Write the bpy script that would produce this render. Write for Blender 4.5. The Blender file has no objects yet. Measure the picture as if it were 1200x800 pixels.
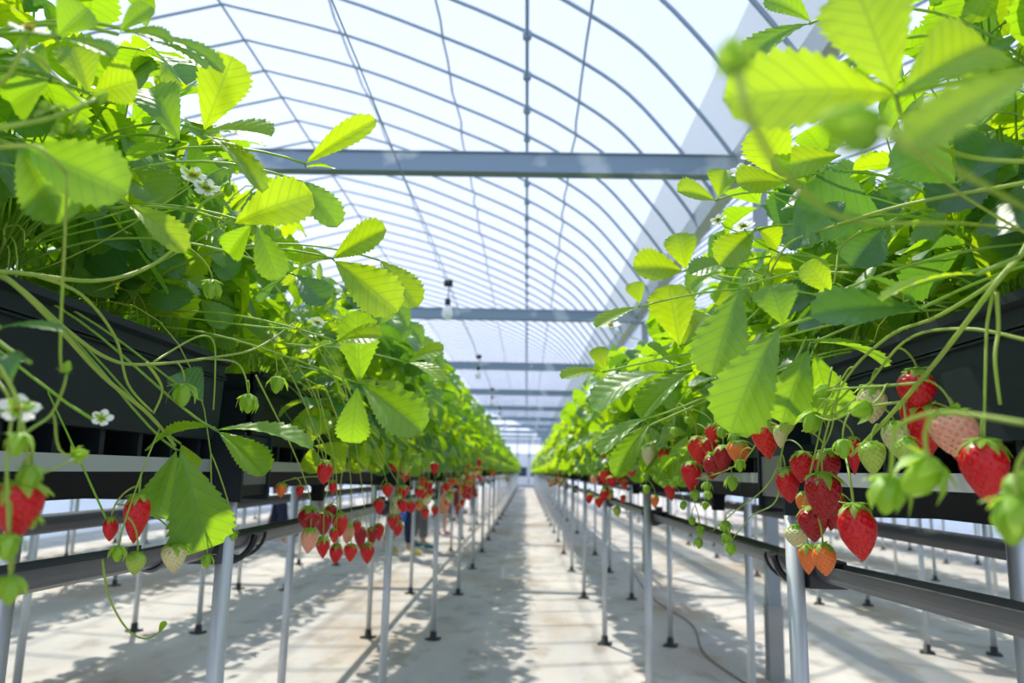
import bpy, math, random
from mathutils import Vector, Matrix
random.seed(7)
R = math.radians
SC = bpy.context.scene
COL = SC.collection

# ------------------------------------------------------------ camera, world, sun
H = 1.0                      # lens height, level with the bench rails
F = 900.0                    # focal length in pixels of a 1200 px wide frame
D = Vector((17, -153, -900)).normalized()             # world +Y seen in camera axes
xc = Vector((1.0, -0.019, 0.0)); xc.z = -(xc.x*D.x + xc.y*D.y)/D.z
xc.normalize()
zc = xc.cross(D).normalized()
CR = Matrix((xc, D, zc))                               # rows: camera axes -> world
cam_d = bpy.data.cameras.new('camera'); cam = bpy.data.objects.new('camera', cam_d)
COL.objects.link(cam)
cam_d.sensor_width = 36; cam_d.lens = 27; cam_d.clip_start = 0.02; cam_d.clip_end = 400
cam.matrix_world = Matrix.Translation((0, 0, H)) @ CR.to_4x4()
cam_d.dof.use_dof = True; cam_d.dof.focus_distance = 1.0; cam_d.dof.aperture_fstop = 5.4
SC.camera = cam
vs = SC.view_settings
vs.view_transform = 'Standard'; vs.look = 'None'; vs.gamma = 1.0; vs.exposure = 0.10
try: vs.use_curve_mapping = False
except Exception: pass
SUN_DIR = Vector((0.27, -0.58, -1.0)).normalized()     # travel direction of the light
world = bpy.data.worlds.new('sky'); SC.world = world; world.use_nodes = True
nt = world.node_tree; nt.nodes.clear()
wo = nt.nodes.new('ShaderNodeOutputWorld'); bg = nt.nodes.new('ShaderNodeBackground')
tc = nt.nodes.new('ShaderNodeTexCoord'); sp = nt.nodes.new('ShaderNodeSeparateXYZ')
rp = nt.nodes.new('ShaderNodeValToRGB')
rp.color_ramp.elements[0].position = 0.0; rp.color_ramp.elements[0].color = (0.74, 0.79, 1.0, 1)
rp.color_ramp.elements[1].position = 0.8; rp.color_ramp.elements[1].color = (0.60, 0.71, 1.0, 1)
nt.links.new(tc.outputs['Generated'], sp.inputs[0]); nt.links.new(sp.outputs['Z'], rp.inputs[0])
nt.links.new(rp.outputs[0], bg.inputs['Color']); nt.links.new(bg.outputs[0], wo.inputs[0])
bg.inputs['Strength'].default_value = 1.30
sd = bpy.data.lights.new('sun', 'SUN'); sun = bpy.data.objects.new('sun', sd); COL.objects.link(sun)
sd.energy = 5.6; sd.angle = R(1.0); sd.color = (1.0, 0.92, 0.80)
sun.rotation_euler = SUN_DIR.to_track_quat('-Z', 'Y').to_euler(); sun.location = (-3, 8, 12)

def ray(px, py):
    v = Vector(((px-600), (400-py), -F))
    return CR @ v            # depth 900 along the view axis
def atX(px, py, X):
    r = ray(px, py); t = X/r.x
    return Vector((0, 0, H)) + r*t
def atD(px, py, d):
    return Vector((0, 0, H)) + ray(px, py)*(d/F)
def depth(p):
    return -(CR.transposed() @ (Vector(p)-Vector((0, 0, H)))).z

# ------------------------------------------------------------ materials
def mat(name, base, rough=0.5, metal=0.0, spec=0.5, trans=None, tfac=0.0, noise=None, bump=None, coat=0.0):
    m = bpy.data.materials.new(name); m.use_nodes = True
    n = m.node_tree.nodes; l = m.node_tree.links
    p = n['Principled BSDF']; out = n['Material Output']
    p.inputs['Base Color'].default_value = (*base, 1); p.inputs['Roughness'].default_value = rough
    p.inputs['Metallic'].default_value = metal; p.inputs['Specular IOR Level'].default_value = spec
    p.inputs['Coat Weight'].default_value = coat
    if noise:
        sc_, c2, lo, hi = noise
        t = n.new('ShaderNodeTexCoord'); x = n.new('ShaderNodeTexNoise'); x.inputs['Scale'].default_value = sc_
        x.inputs['Detail'].default_value = 5
        r = n.new('ShaderNodeValToRGB'); r.color_ramp.elements[0].position = lo; r.color_ramp.elements[1].position = hi
        r.color_ramp.elements[0].color = (*base, 1); r.color_ramp.elements[1].color = (*c2, 1)
        l.new(t.outputs['Object'], x.inputs['Vector']); l.new(x.outputs['Fac'], r.inputs[0])
        l.new(r.outputs[0], p.inputs['Base Color'])
    if bump:
        sc_, st = bump
        t = n.new('ShaderNodeTexCoord'); x = n.new('ShaderNodeTexNoise'); x.inputs['Scale'].default_value = sc_
        b = n.new('ShaderNodeBump'); b.inputs['Strength'].default_value = st; b.inputs['Distance'].default_value = .002
        l.new(t.outputs['Object'], x.inputs['Vector']); l.new(x.outputs['Fac'], b.inputs['Height'])
        l.new(b.outputs[0], p.inputs['Normal'])
    if trans:
        t = n.new('ShaderNodeBsdfTranslucent'); t.inputs[0].default_value = (*trans, 1)
        mx = n.new('ShaderNodeMixShader'); mx.inputs[0].default_value = tfac
        l.new(p.outputs[0], mx.inputs[1]); l.new(t.outputs[0], mx.inputs[2]); l.new(mx.outputs[0], out.inputs[0])
    return m

def leaf_mat(name, top, tcol, tfac=0.5, rough=0.36):
    m = bpy.data.materials.new(name); m.use_nodes = True
    n = m.node_tree.nodes; l = m.node_tree.links
    p = n['Principled BSDF']; out = n['Material Output']
    uv = n.new('ShaderNodeUVMap'); s = n.new('ShaderNodeSeparateXYZ'); l.new(uv.outputs[0], s.inputs[0])
    def M(op, a, b=None):
        x = n.new('ShaderNodeMath'); x.operation = op
        for i, v in enumerate((a, b)):
            if v is None: continue
            if isinstance(v, (int, float)): x.inputs[i].default_value = v
            else: l.new(v, x.inputs[i])
        return x.outputs[0]
    au = M('ABSOLUTE', M('SUBTRACT', s.outputs[0], .5))
    ph = M('FRACT', M('MULTIPLY', M('SUBTRACT', s.outputs[1], M('MULTIPLY', au, .62)), 8.0))
    side = M('LESS_THAN', M('ABSOLUTE', M('SUBTRACT', ph, .5)), .075)
    midv = M('LESS_THAN', au, .018)
    vein = M('MAXIMUM', side, midv)
    ns = n.new('ShaderNodeTexNoise'); ns.inputs['Scale'].default_value = 26; ns.inputs['Detail'].default_value = 3
    g = n.new('ShaderNodeTexCoord'); l.new(g.outputs['Object'], ns.inputs['Vector'])
    oi = n.new('ShaderNodeObjectInfo')
    def colmix(a, b, fac):
        x = n.new('ShaderNodeMix'); x.data_type = 'RGBA'
        l.new(fac, x.inputs[0])
        for i, v in ((6, a), (7, b)):
            if isinstance(v, tuple): x.inputs[i].default_value = (*v, 1)
            else: l.new(v, x.inputs[i])
        return x.outputs[2]
    t2 = tuple(min(1, c*1.7+.015) for c in top)
    base = colmix(top, t2, M('MULTIPLY', oi.outputs['Random'], .9))
    base = colmix(base, tuple(c*.75 for c in top), M('MULTIPLY', ns.outputs['Fac'], .6))
    base = colmix(base, tuple(min(1, c*1.6+.03) for c in top), M('MULTIPLY', vein, .55))
    l.new(base, p.inputs['Base Color']); p.inputs['Roughness'].default_value = rough
    p.inputs['Specular IOR Level'].default_value = .68
    tr = n.new('ShaderNodeBsdfTranslucent')
    tb = colmix(tcol, tuple(c*.72 for c in tcol), M('MULTIPLY', ns.outputs['Fac'], .8))
    tb = colmix(tb, tuple(c*.55 for c in tcol), M('MULTIPLY', vein, .6))
    l.new(tb, tr.inputs[0])
    bp = n.new('ShaderNodeBump'); bp.inputs['Strength'].default_value = .55; bp.inputs['Distance'].default_value = .0012
    tri = M('ABSOLUTE', M('SUBTRACT', ph, .5))
    l.new(M('ADD', tri, M('MULTIPLY', ns.outputs['Fac'], .5)), bp.inputs['Height'])
    l.new(bp.outputs[0], p.inputs['Normal'])
    mx = n.new('ShaderNodeMixShader'); mx.inputs[0].default_value = tfac
    l.new(p.outputs[0], mx.inputs[1]); l.new(tr.outputs[0], mx.inputs[2]); l.new(mx.outputs[0], out.inputs[0])
    return m

def film_mat(name, col, opac, tcol=(.9, .95, 1.0), rough=.25):
    m = bpy.data.materials.new(name); m.use_nodes = True
    n = m.node_tree.nodes; l = m.node_tree.links
    n.remove(n['Principled BSDF']); out = n['Material Output']
    t = n.new('ShaderNodeBsdfTransparent'); t.inputs[0].default_value = (*tcol, 1)
    tl = n.new('ShaderNodeBsdfTranslucent'); tl.inputs[0].default_value = (*col, 1)
    df = n.new('ShaderNodeBsdfDiffuse'); df.inputs[0].default_value = (*col, 1)
    m1 = n.new('ShaderNodeMixShader'); m1.inputs[0].default_value = .45
    m2 = n.new('ShaderNodeMixShader')
    tc = n.new('ShaderNodeTexCoord'); ns = n.new('ShaderNodeTexNoise'); ns.inputs['Scale'].default_value = .7
    mr = n.new('ShaderNodeMapRange'); mr.inputs['To Min'].default_value = opac*.8; mr.inputs['To Max'].default_value = min(1, opac*1.2)
    l.new(tc.outputs['Object'], ns.inputs['Vector']); l.new(ns.outputs['Fac'], mr.inputs[0]); l.new(mr.outputs[0], m2.inputs[0])
    l.new(tl.outputs[0], m1.inputs[1]); l.new(df.outputs[0], m1.inputs[2])
    l.new(t.outputs[0], m2.inputs[1]); l.new(m1.outputs[0], m2.inputs[2]); l.new(m2.outputs[0], out.inputs[0])
    return m

LEAF = leaf_mat('strawberry_leaf', (0.040, 0.165, 0.018), (0.50, 0.86, 0.010), .52, .38)
LEAF_B = leaf_mat('young_leaf', (0.08, 0.24, 0.015), (0.70, 0.97, 0.008), .57, .40)
LEAF_D = leaf_mat('old_leaf', (0.028, 0.12, 0.035), (0.26, 0.58, 0.02), .36, .36)
STALK = mat('green_stalk', (0.30, 0.46, 0.06), .42, trans=(.6, .8, .08), tfac=.3, noise=(30, (.42, .50, .10), .35, .75))
STALK_P = mat('petiole_green', (0.25, 0.42, 0.05), .45, trans=(.55, .8, .06), tfac=.35)
CALYX = mat('calyx_green', (0.26, 0.46, 0.05), .5, trans=(.62, .9, .06), tfac=.42)
BUDM = mat('bud_green', (0.34, 0.54, 0.05), .6, spec=.25, trans=(.7, .95, .06), tfac=.42)
PETAL = mat('petal_white', (0.92, 0.92, 0.86), .6, trans=(.9, .9, .8), tfac=.35)
CENTRE = mat('stamen_yellow', (0.75, 0.62, 0.06), .6, trans=(.9, .8, .1), tfac=.2, bump=(400, .6))
SEED = mat('seed_yellow', (0.50, 0.22, 0.03), .4)
SEED_R = mat('seed_dark', (0.55, 0.16, 0.05), .4)
def berry_mat(nm, c, c2=None):
    m = mat(nm, c, .30, spec=.42, trans=tuple(min(1, x*1.1) for x in c), tfac=.10, coat=.06,
            noise=(34, c2 or tuple(x*.75 for x in c), .35, .8))
    return m
BM = {'red': berry_mat('berry_red', (.66, .004, .010)), 'dark': berry_mat('berry_deep_red', (.40, .003, .008)),
      'bright': berry_mat('berry_scarlet', (.76, .016, .006)), 'orange': berry_mat('berry_orange', (.85, .14, .02), (.8, .3, .05)),
      'pink': berry_mat('berry_pink', (.84, .30, .19), (.80, .55, .34)), 'white': berry_mat('berry_white', (.72, .66, .36), (.6, .66, .26)),
      'green': berry_mat('berry_green', (.34, .52, .05), (.46, .58, .10))}
STEEL = mat('galvanised_steel', (.60, .64, .66), .42, .35, noise=(6, (.52, .56, .58), .3, .8))
ARCHM = mat('arch_steel', (.25, .34, .42), .5, .3)
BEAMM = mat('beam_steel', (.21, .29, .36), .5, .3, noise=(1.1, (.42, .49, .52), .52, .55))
RAILM = mat('rail_steel', (.42, .46, .46), .45, .3)
BLACK = mat('black_plastic', (.006, .012, .015), .55, spec=.25, noise=(5, (.011, .019, .023), .3, .8))
CHANNEL = mat('drip_channel_plastic', (.005, .007, .009), .65, spec=.15)
GUTM = mat('gutter_grey_plastic', (.09, .095, .10), .33, noise=(8, (.11, .115, .115), .4, .75))
CLAMP = mat('clamp_black', (.012, .013, .016), .35)
FOOTM = mat('foot_black', (.02, .02, .022), .5)
SOILM = mat('substrate', (.06, .045, .03), .95, bump=(60, .8))
CONC = mat('concrete', (.36, .36, .35), .85, noise=(5, (.28, .29, .29), .35, .7))
FILM = film_mat('roof_film', (.86, .92, 1.0), .16, (.965, .985, 1.0))
FILM_S = film_mat('valley_film', (.56, .61, .62), .74, (.8, .84, .86))
FILM_W = film_mat('wall_film', (.80, .88, .97), .72, (.8, .9, 1.0))
GLASSB = mat('dark_blue_pane', (.03, .05, .12), .15)
WHITEP = mat('white_paint', (.8, .83, .86), .5)
BULB = mat('bulb_glass', (.85, .87, .88), .25, trans=(.9, .9, .9), tfac=.4)

def ground_mat():
    m = bpy.data.materials.new('ground_sheet'); m.use_nodes = True
    n = m.node_tree.nodes; l = m.node_tree.links; p = n['Principled BSDF']
    tc = n.new('ShaderNodeTexCoord')
    def noise(sc, sy, det=5):
        mp = n.new('ShaderNodeMapping'); mp.inputs['Scale'].default_value = (1, sy, 1)
        x = n.new('ShaderNodeTexNoise'); x.inputs['Scale'].default_value = sc; x.inputs['Detail'].default_value = det
        l.new(tc.outputs['Object'], mp.inputs[0]); l.new(mp.outputs[0], x.inputs['Vector']); return x.outputs['Fac']
    def ramp(f, a, b, lo, hi):
        r = n.new('ShaderNodeValToRGB'); r.color_ramp.elements[0].position = lo; r.color_ramp.elements[1].position = hi
        r.color_ramp.elements[0].color = (*a, 1); r.color_ramp.elements[1].color = (*b, 1); l.new(f, r.inputs[0]); return r.outputs[0]
    def mix(a, b, f, k=1.0):
        x = n.new('ShaderNodeMix'); x.data_type = 'RGBA'
        g = n.new('ShaderNodeMath'); g.operation = 'MULTIPLY'; g.inputs[1].default_value = k; l.new(f, g.inputs[0]); l.new(g.outputs[0], x.inputs[0])
        l.new(a, x.inputs[6])
        if isinstance(b, tuple): x.inputs[7].default_value = (*b, 1)
        else: l.new(b, x.inputs[7])
        return x.outputs[2]
    base = ramp(noise(2.2, .35), (.40, .39, .37), (.60, .56, .50), .32, .66)
    st = ramp(noise(1.3, .4, 8), (0, 0, 0), (1, 1, 1), .50, .64)
    c = mix(base, (.36, .26, .16), st, .72)
    st2 = ramp(noise(5.5, .55, 6), (0, 0, 0), (1, 1, 1), .54, .66)
    c = mix(c, (.24, .19, .13), st2, .55)
    fine = ramp(noise(60, 1), (0, 0, 0), (1, 1, 1), .35, .7)
    c = mix(c, (.46, .47, .47), fine, .3)
    # woven sheet seams running along the rows
    s = n.new('ShaderNodeSeparateXYZ'); l.new(tc.outputs['Object'], s.inputs[0])
    a = n.new('ShaderNodeMath'); a.operation = 'MULTIPLY'; a.inputs[1].default_value = 3.6; l.new(s.outputs[0], a.inputs[0])
    b = n.new('ShaderNodeMath'); b.operation = 'FRACT'; l.new(a.outputs[0], b.inputs[0])
    d = n.new('ShaderNodeMath'); d.operation = 'LESS_THAN'; d.inputs[1].default_value = .022; l.new(b.outputs[0], d.inputs[0])
    c = mix(c, (.38, .47, .58), d.outputs[0], .55)
    l.new(c, p.inputs['Base Color']); p.inputs['Roughness'].default_value = .8
    bp = n.new('ShaderNodeBump'); bp.inputs['Strength'].default_value = .35; bp.inputs['Distance'].default_value = .03
    l.new(noise(3.0, .5), bp.inputs['Height']); l.new(bp.outputs[0], p.inputs['Normal'])
    return m
GROUND = ground_mat()

# ------------------------------------------------------------ mesh building
class MB:
    def __init__(s): s.v = []; s.f = []; s.mi = []; s.uv = []
    def add(s, vs_, fs_, mi=0, uvs=None):
        o = len(s.v); s.v += [tuple(v) for v in vs_]
        for f in fs_: s.f.append(tuple(i+o for i in f)); s.mi.append(mi)
        s.uv += list(uvs) if uvs is not None else [(0, 0)]*len(vs_)
    def box(s, lo, hi, mi=0):
        (a, b, c), (d, e, g) = lo, hi
        s.add([(a,b,c),(d,b,c),(d,e,c),(a,e,c),(a,b,g),(d,b,g),(d,e,g),(a,e,g)],
              [(0,3,2,1),(4,5,6,7),(0,1,5,4),(1,2,6,5),(2,3,7,6),(3,0,4,7)], mi)
    def tube(s, pts, r, n=8, mi=0, cap=True):
        pts = [Vector(p) for p in pts]; rs = r if isinstance(r, (list, tuple)) else [r]*len(pts)
        V = []; prev = None
        for i, p in enumerate(pts):
            t = (pts[min(i+1, len(pts)-1)]-pts[max(i-1, 0)])
            t = t.normalized() if t.length > 1e-9 else Vector((0, 0, 1))
            if prev is None:
                a = Vector((0, 0, 1)) if abs(t.z) < .9 else Vector((1, 0, 0)); u = t.cross(a).normalized()
            else:
                u = (prev - t*prev.dot(t)); u = u.normalized() if u.length > 1e-6 else t.orthogonal().normalized()
            prev = u; w = t.cross(u)
            for k in range(n):
                an = 2*math.pi*k/n; V.append(p+(u*math.cos(an)+w*math.sin(an))*rs[i])
        Fs = []
        for i in range(len(pts)-1):
            for k in range(n):
                k2 = (k+1) % n; Fs.append((i*n+k, i*n+k2, (i+1)*n+k2, (i+1)*n+k))
        if cap: Fs.append(tuple(range(n))[::-1]); Fs.append(tuple(range((len(pts)-1)*n, len(pts)*n)))
        s.add(V, Fs, mi)
    def lathe(s, prof, n=16, at=(0, 0, 0), mi=0):
        V = []; Fs = []; at = Vector(at)
        for (r, z) in prof:
            for k in range(n): an = 2*math.pi*k/n; V.append(at+Vector((r*math.cos(an), r*math.sin(an), z)))
        for i in range(len(prof)-1):
            for k in range(n): k2 = (k+1) % n; Fs.append((i*n+k, i*n+k2, (i+1)*n+k2, (i+1)*n+k))
        s.add(V, Fs, mi)
    def prism_y(s, prof, y0, y1, mi=0, closed=True, cap=False):
        n = len(prof); V = [(x, y0, z) for x, z in prof]+[(x, y1, z) for x, z in prof]
        Fs = [(i, (i+1) % n, n+(i+1) % n, n+i) for i in range(n if closed else n-1)]
        if cap: Fs += [tuple(range(n))[::-1], tuple(range(n, 2*n))]
        s.add(V, Fs, mi)
    def mesh(s, name, mats, smooth=True):
        me = bpy.data.meshes.new(name); me.from_pydata(s.v, [], s.f)
        if not isinstance(mats, (list, tuple)): mats = [mats]
        for m in mats: me.materials.append(m)
        me.polygons.foreach_set('material_index', s.mi)
        me.polygons.foreach_set('use_smooth', [smooth]*len(s.f))
        ul = me.uv_layers.new(name='UVMap'); li = [0]*len(me.loops); me.loops.foreach_get('vertex_index', li)
        fl = []
        for i in li: fl += s.uv[i]
        ul.data.foreach_set('uv', fl)
        me.update(); return me
def link(name, me, parent=None, mw=None):
    o = bpy.data.objects.new(name, me); COL.objects.link(o)
    if parent: o.parent = parent
    if mw is not None: o.matrix_local = mw
    return o
def empty(name, loc, rz=0):
    o = bpy.data.objects.new(name, None); COL.objects.link(o); o.location = loc; o.rotation_euler = (0, 0, rz)
    o.empty_display_size = .05; return o
def tag(o, label=None, cat=None, group=None, kind=None):
    if label: o['label'] = label
    if cat: o['category'] = cat
    if group: o['group'] = group
    if kind: o['kind'] = kind
    return o
def struct(name, mb, m, smooth=False): return tag(link(name, mb.mesh(name, m, smooth)), kind='structure')
def copy_tree(o, parent=None):
    c = o.copy(); COL.objects.link(c)
    if parent: c.parent = parent
    for ch in o.children: copy_tree(ch, c)
    return c
def bez(p0, p1, p2, p3, n=8):
    out = []
    for i in range(n+1):
        t = i/n; a = (1-t)
        out.append(p0*a**3+p1*3*a*a*t+p2*3*a*t*t+p3*t**3)
    return out
def catmull(P, n=6):
    P = [Vector(p) for p in P]; out = []
    for i in range(len(P)-1):
        a = P[max(i-1, 0)]; b = P[i]; c = P[i+1]; d = P[min(i+2, len(P)-1)]
        for k in range(n):
            t = k/n
            out.append(.5*((2*b)+(c-a)*t+(2*a-5*b+4*c-d)*t*t+(-a+3*b-3*c+d)*t**3))
    out.append(P[-1]); return out

# ------------------------------------------------------------ the house: ground, film roof, walls
YE = 50.0; YB = -4.0
XV = 1.2; XR = -2.56; XL = 2*XR-XV; XRR = 2*XV-XR; XVR = 2*XRR-XV
g = MB()
for i in range(12):
    for j in range(20):
        x0 = -14+i*2.4; x1 = x0+2.4; y0 = -6+j*4; y1 = y0+4
        g.add([(x0, y0, 0), (x1, y0, 0), (x1, y1, 0), (x0, y1, 0)], [(0, 1, 2, 3)])
struct('floor', g, GROUND)

PROF = [(1.17, 1.70), (1.12, 1.79), (.94, 2.04), (.615, 2.42), (.27, 2.67), (-.05, 2.85), (-.565, 3.085), (-1.54, 3.46), (-2.56, 3.72)]
half = [(p.x, p.y) for p in catmull([Vector((x, z, 0)) for x, z in PROF], 4)]
full = half + [(2*XR-x, z) for x, z in reversed(half[:-1])]
def shift(prof, f): return [(f(x), z+H) for x, z in prof]
mid = [(x, z+H) for x, z in full]
right = [(2*XV-x, z+H) for x, z in full]
def film(name, prof, m, off=.018):
    b = MB(); b.prism_y([(x, z+off) for x, z in prof], YB, YE, closed=False)
    return struct(name, b, m, True)
film('ceiling', mid[8:], FILM)          # clear film, from the lining strip to the left valley
film('trim_1', mid[:9], FILM_S)         # grey lining strip beside the valley
film('trim_2', right[:9], FILM_S)
film('trim_3', right[8:], FILM)
b = MB(); b.prism_y([(XV-.075, H+1.80), (XV-.04, H+1.70), (XV+.04, H+1.70), (XV+.075, H+1.80), (XV+.069, H+1.80), (XV+.036, H+1.706), (XV-.036, H+1.706), (XV-.069, H+1.80)], YB, YE)
tag(link('valley_gutter', b.mesh('valley_gutter', STEEL, False)), 'long galvanised steel rain gutter in the roof valley over the right benches', 'gutter')
for nm, x in (('wall_left', XL), ('wall_right', XVR)):
    b = MB(); b.box((x-.01, YB, 0), (x+.01, YE, H+1.75)); struct(nm, b, FILM_W)

ARC0 = 4.11-.527*14
def arch_mesh(prof, nm):
    b = MB(); b.tube([(x, 0, z) for x, z in prof], .0125, 8); return b.mesh(nm, ARCHM)
am = arch_mesh(mid, 'roof_arch'); ar = arch_mesh(right, 'roof_arch_side')
ORD8 = ['first', 'second', 'third', 'fourth', 'fifth', 'sixth', 'seventh', 'eighth']
BN = ['first', 'second', 'third', 'fourth', 'fifth', 'sixth', 'seventh', 'eighth', 'ninth', 'tenth', 'eleventh', 'twelfth']
for k in range(12, 200):
    y = ARC0+.527*k
    if y > YE-.1: break
    q, m = divmod(k-14, 8)
    if k < 14: where = 'nearer than the first tie beam' if k == 13 else 'overhead, nearest of all'
    else: where = '%s on, starting at the %s tie beam' % (ORD8[m], BN[q])
    o = link('roof_arch', am); o.location = (0, y, 0)
    tag(o, 'curved steel roof arch over the aisle, '+where, 'roof arch', 'roof arches over the strawberry aisle')
    if y < 20:
        o = link('roof_arch', ar); o.location = (0, y, 0)
        tag(o, 'curved roof arch right of the valley, '+where, 'roof arch', 'roof arches of the neighbouring bay')
def prof_z(x):
    for (a, za), (c, zc_) in zip(mid[:-1], mid[1:]):
        if min(a, c) <= x <= max(a, c): return za+(zc_-za)*((x-a)/(c-a) if c != a else 0)
    return H+3
# purlin pipe with a clamp on every arch
t = empty('purlin_pipe', (0, YB, 0)); tag(t, 'straight purlin pipe with clamps running overhead along the aisle', 'purlin')
zp = prof_z(-.05)-.028
b = MB(); b.tube([(-.05, 0, zp), (-.05, YE-YB, zp)], .0125, 8); link('pipe', b.mesh('pipe', ARCHM), t)
cb = MB(); cb.box((-.078, -.02, zp-.018), (-.022, .02, zp+.03)); cb.tube([(-.05, -.03, zp-.006), (-.05, .03, zp-.006)], .022, 8)
cm = cb.mesh('clamp', ARCHM, False)
for i in range(90):
    yy = ARC0+.527*(12+i)
    if yy > YE: break
    c = link('clamp', cm, t); c.location = (0, yy-YB, 0)
for nm, x, lab in (('purlin_wire', -.66, 'thin wire under the arches just left of the clamped purlin pipe'),
                   ('purlin_wire', -1.55, 'thin wire under the arches halfway between purlin pipe and ridge'),
                   ('purlin_wire', .33, 'thin wavy wire under the arches right of the clamped purlin pipe'),
                   ('ridge_pipe', XR, 'thin ridge pipe along the peak of the arches, upper left'),
                   ('purlin_wire', -3.9, 'thin wire under the arches on the far side of the ridge')):
    b = MB(); pts = []; yy = ARC0+.527*12; i = 0
    while yy < YE:
        z = prof_z(x)-.02
        pts.append((x+random.uniform(-.012, .012)*(x != XR), yy, z)); pts.append((x+random.uniform(-.02, .02)*(x != XR), yy+.26, z-.01*(x != XR))); yy += .527
    b.tube(pts, .008 if x != XR else .011, 6)
    tag(link(nm, b.mesh(nm, ARCHM)), lab, 'purlin')
# tie beams and columns
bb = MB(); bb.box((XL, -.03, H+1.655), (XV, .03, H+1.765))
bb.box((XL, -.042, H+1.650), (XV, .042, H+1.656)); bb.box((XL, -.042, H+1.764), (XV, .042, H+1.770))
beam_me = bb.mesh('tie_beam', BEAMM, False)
cb = MB(); cb.box((-.032, -.032, .36), (.032, .032, H+1.65)); COLM = mat('column_paint', (.24, .29, .33), .5, .2, noise=(4, (.30, .34, .37), .3, .8)); colm = cb.mesh('column_shaft', COLM, False)
cf = MB(); cf.box((-.037, -.037, 0), (.037, .037, .36)); colf = cf.mesh('column_sleeve', CONC, False)
pw = MB(); pw.box((-.16, -.05, H+1.640), (.07, .05, H+1.654)); colp = pw.mesh('plate', ARCHM, False)
names = ['first', 'second', 'third', 'fourth', 'fifth', 'sixth', 'seventh', 'eighth', 'ninth', 'tenth', 'eleventh']
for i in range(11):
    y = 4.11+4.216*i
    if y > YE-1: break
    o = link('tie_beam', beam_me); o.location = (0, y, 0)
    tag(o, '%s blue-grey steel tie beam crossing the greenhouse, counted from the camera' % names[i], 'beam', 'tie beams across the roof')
    o = empty('steel_column', (XV+.07, y, 0)); link('shaft', colm, o); link('concrete_sleeve', colf, o); link('top_plate', colp, o)
    tag(o, '%s square steel column behind the right bench, counted from the camera' % names[i], 'column', 'columns under the roof valley')
    if y < 30:
        o2 = empty('steel_column', (XL+.06, y, 0)); link('shaft', colm, o2); link('concrete_sleeve', colf, o2)
        tag(o2, 'square steel column along the far left wall', 'column', 'columns along the left wall')

# end wall
b = MB(); b.add([(x, YE, z) for x, z in mid]+[(x, YE, 0) for x, z in mid], [(i, i+1, len(mid)+i+1, len(mid)+i) for i in range(len(mid)-1)])
b.add([(x, YE, z) for x, z in right]+[(x, YE, 0) for x, z in right], [(i, i+1, len(mid)+i+1, len(mid)+i) for i in range(len(mid)-1)])
struct('wall_back', b, FILM_W)
b = MB()
for x in (-5, -3.6, -2.2, -.62, .15, .92, 2.6, 4.2, 6): b.box((x-.03, YE-.08, 0), (x+.03, YE-.02, min(prof_z(x) if x < XV else H+2, H+3)))
b.box((XL, YE-.08, 2.1), (XVR, YE-.02, 2.16)); struct('trim_4', b, ARCHM)
b = MB()
for x0, x1 in ((-.60, .12), (.18, .90)):
    b.box((x0, YE-.16, .1), (x0+.09, YE-.10, 2.05)); b.box((x1-.09, YE-.16, .1), (x1, YE-.10, 2.05))
    b.box((x0, YE-.16, 1.98), (x1, YE-.10, 2.08)); b.box((x0, YE-.155, .16), (x1, YE-.11, .72)); b.box((x0, YE-.155, 1.32), (x1, YE-.11, 1.98))
d1 = struct('door_1', b, WHITEP)
b = MB(); b.box((-.55, YE-.15, .05), (.86, YE-.1, .16)); o = link('sill', b.mesh('sill', FOOTM, False), d1)
for x0, x1 in ((-.51, .03), (.27, .81)):
    b = MB(); b.box((x0, YE-.15, .72), (x1, YE-.12, 1.32)); link('pane', b.mesh('pane', GLASSB, False), d1)

# hanging lamps on a cable above the left bench
t = MB(); LX = -.585; LZ = H+1.33
pts = []; y = .6
while y < 45: pts += [(LX+random.uniform(-.006, .006), y, LZ+.0), (LX+random.uniform(-.01, .01), y+.9, LZ-.012)]; y += 1.8
t.tube(pts, .0028, 5); tag(link('lamp_cable', t.mesh('lamp_cable', ARCHM)), 'thin black cable carrying hanging bulbs above the left bench', 'cable')
lb = empty('hanging_lamp', (LX, 5.35, LZ))
m = MB(); m.box((-.03, -.02, -.03), (.03, .02, .012)); m.tube([(0, 0, 0), (.004, 0, -.06), (0, 0, -.13)], .004, 6); link('cord', m.mesh('cord', CLAMP), lb)
m = MB(); m.lathe([(0, -.12), (.018, -.12), (.021, -.135), (.020, -.165), (.016, -.172)], 14); link('socket', m.mesh('socket', CLAMP), lb)
m = MB(); m.lathe([(.014, -.168), (.020, -.18), (.033, -.20), (.040, -.225), (.036, -.25), (.022, -.268), (0, -.274)], 18); link('bulb', m.mesh('bulb', BULB), lb)
tag(lb, 'nearest white light bulb hanging from the cable above the left bench', 'lamp', 'bulbs over the left bench')
for i, y in enumerate((8.9, 12.5, 16.1, 19.7)):
    c = copy_tree(lb); c.location = (LX, y, LZ); c['label'] = '%s white light bulb hanging from the cable above the left bench' % names[i+1]

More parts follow.
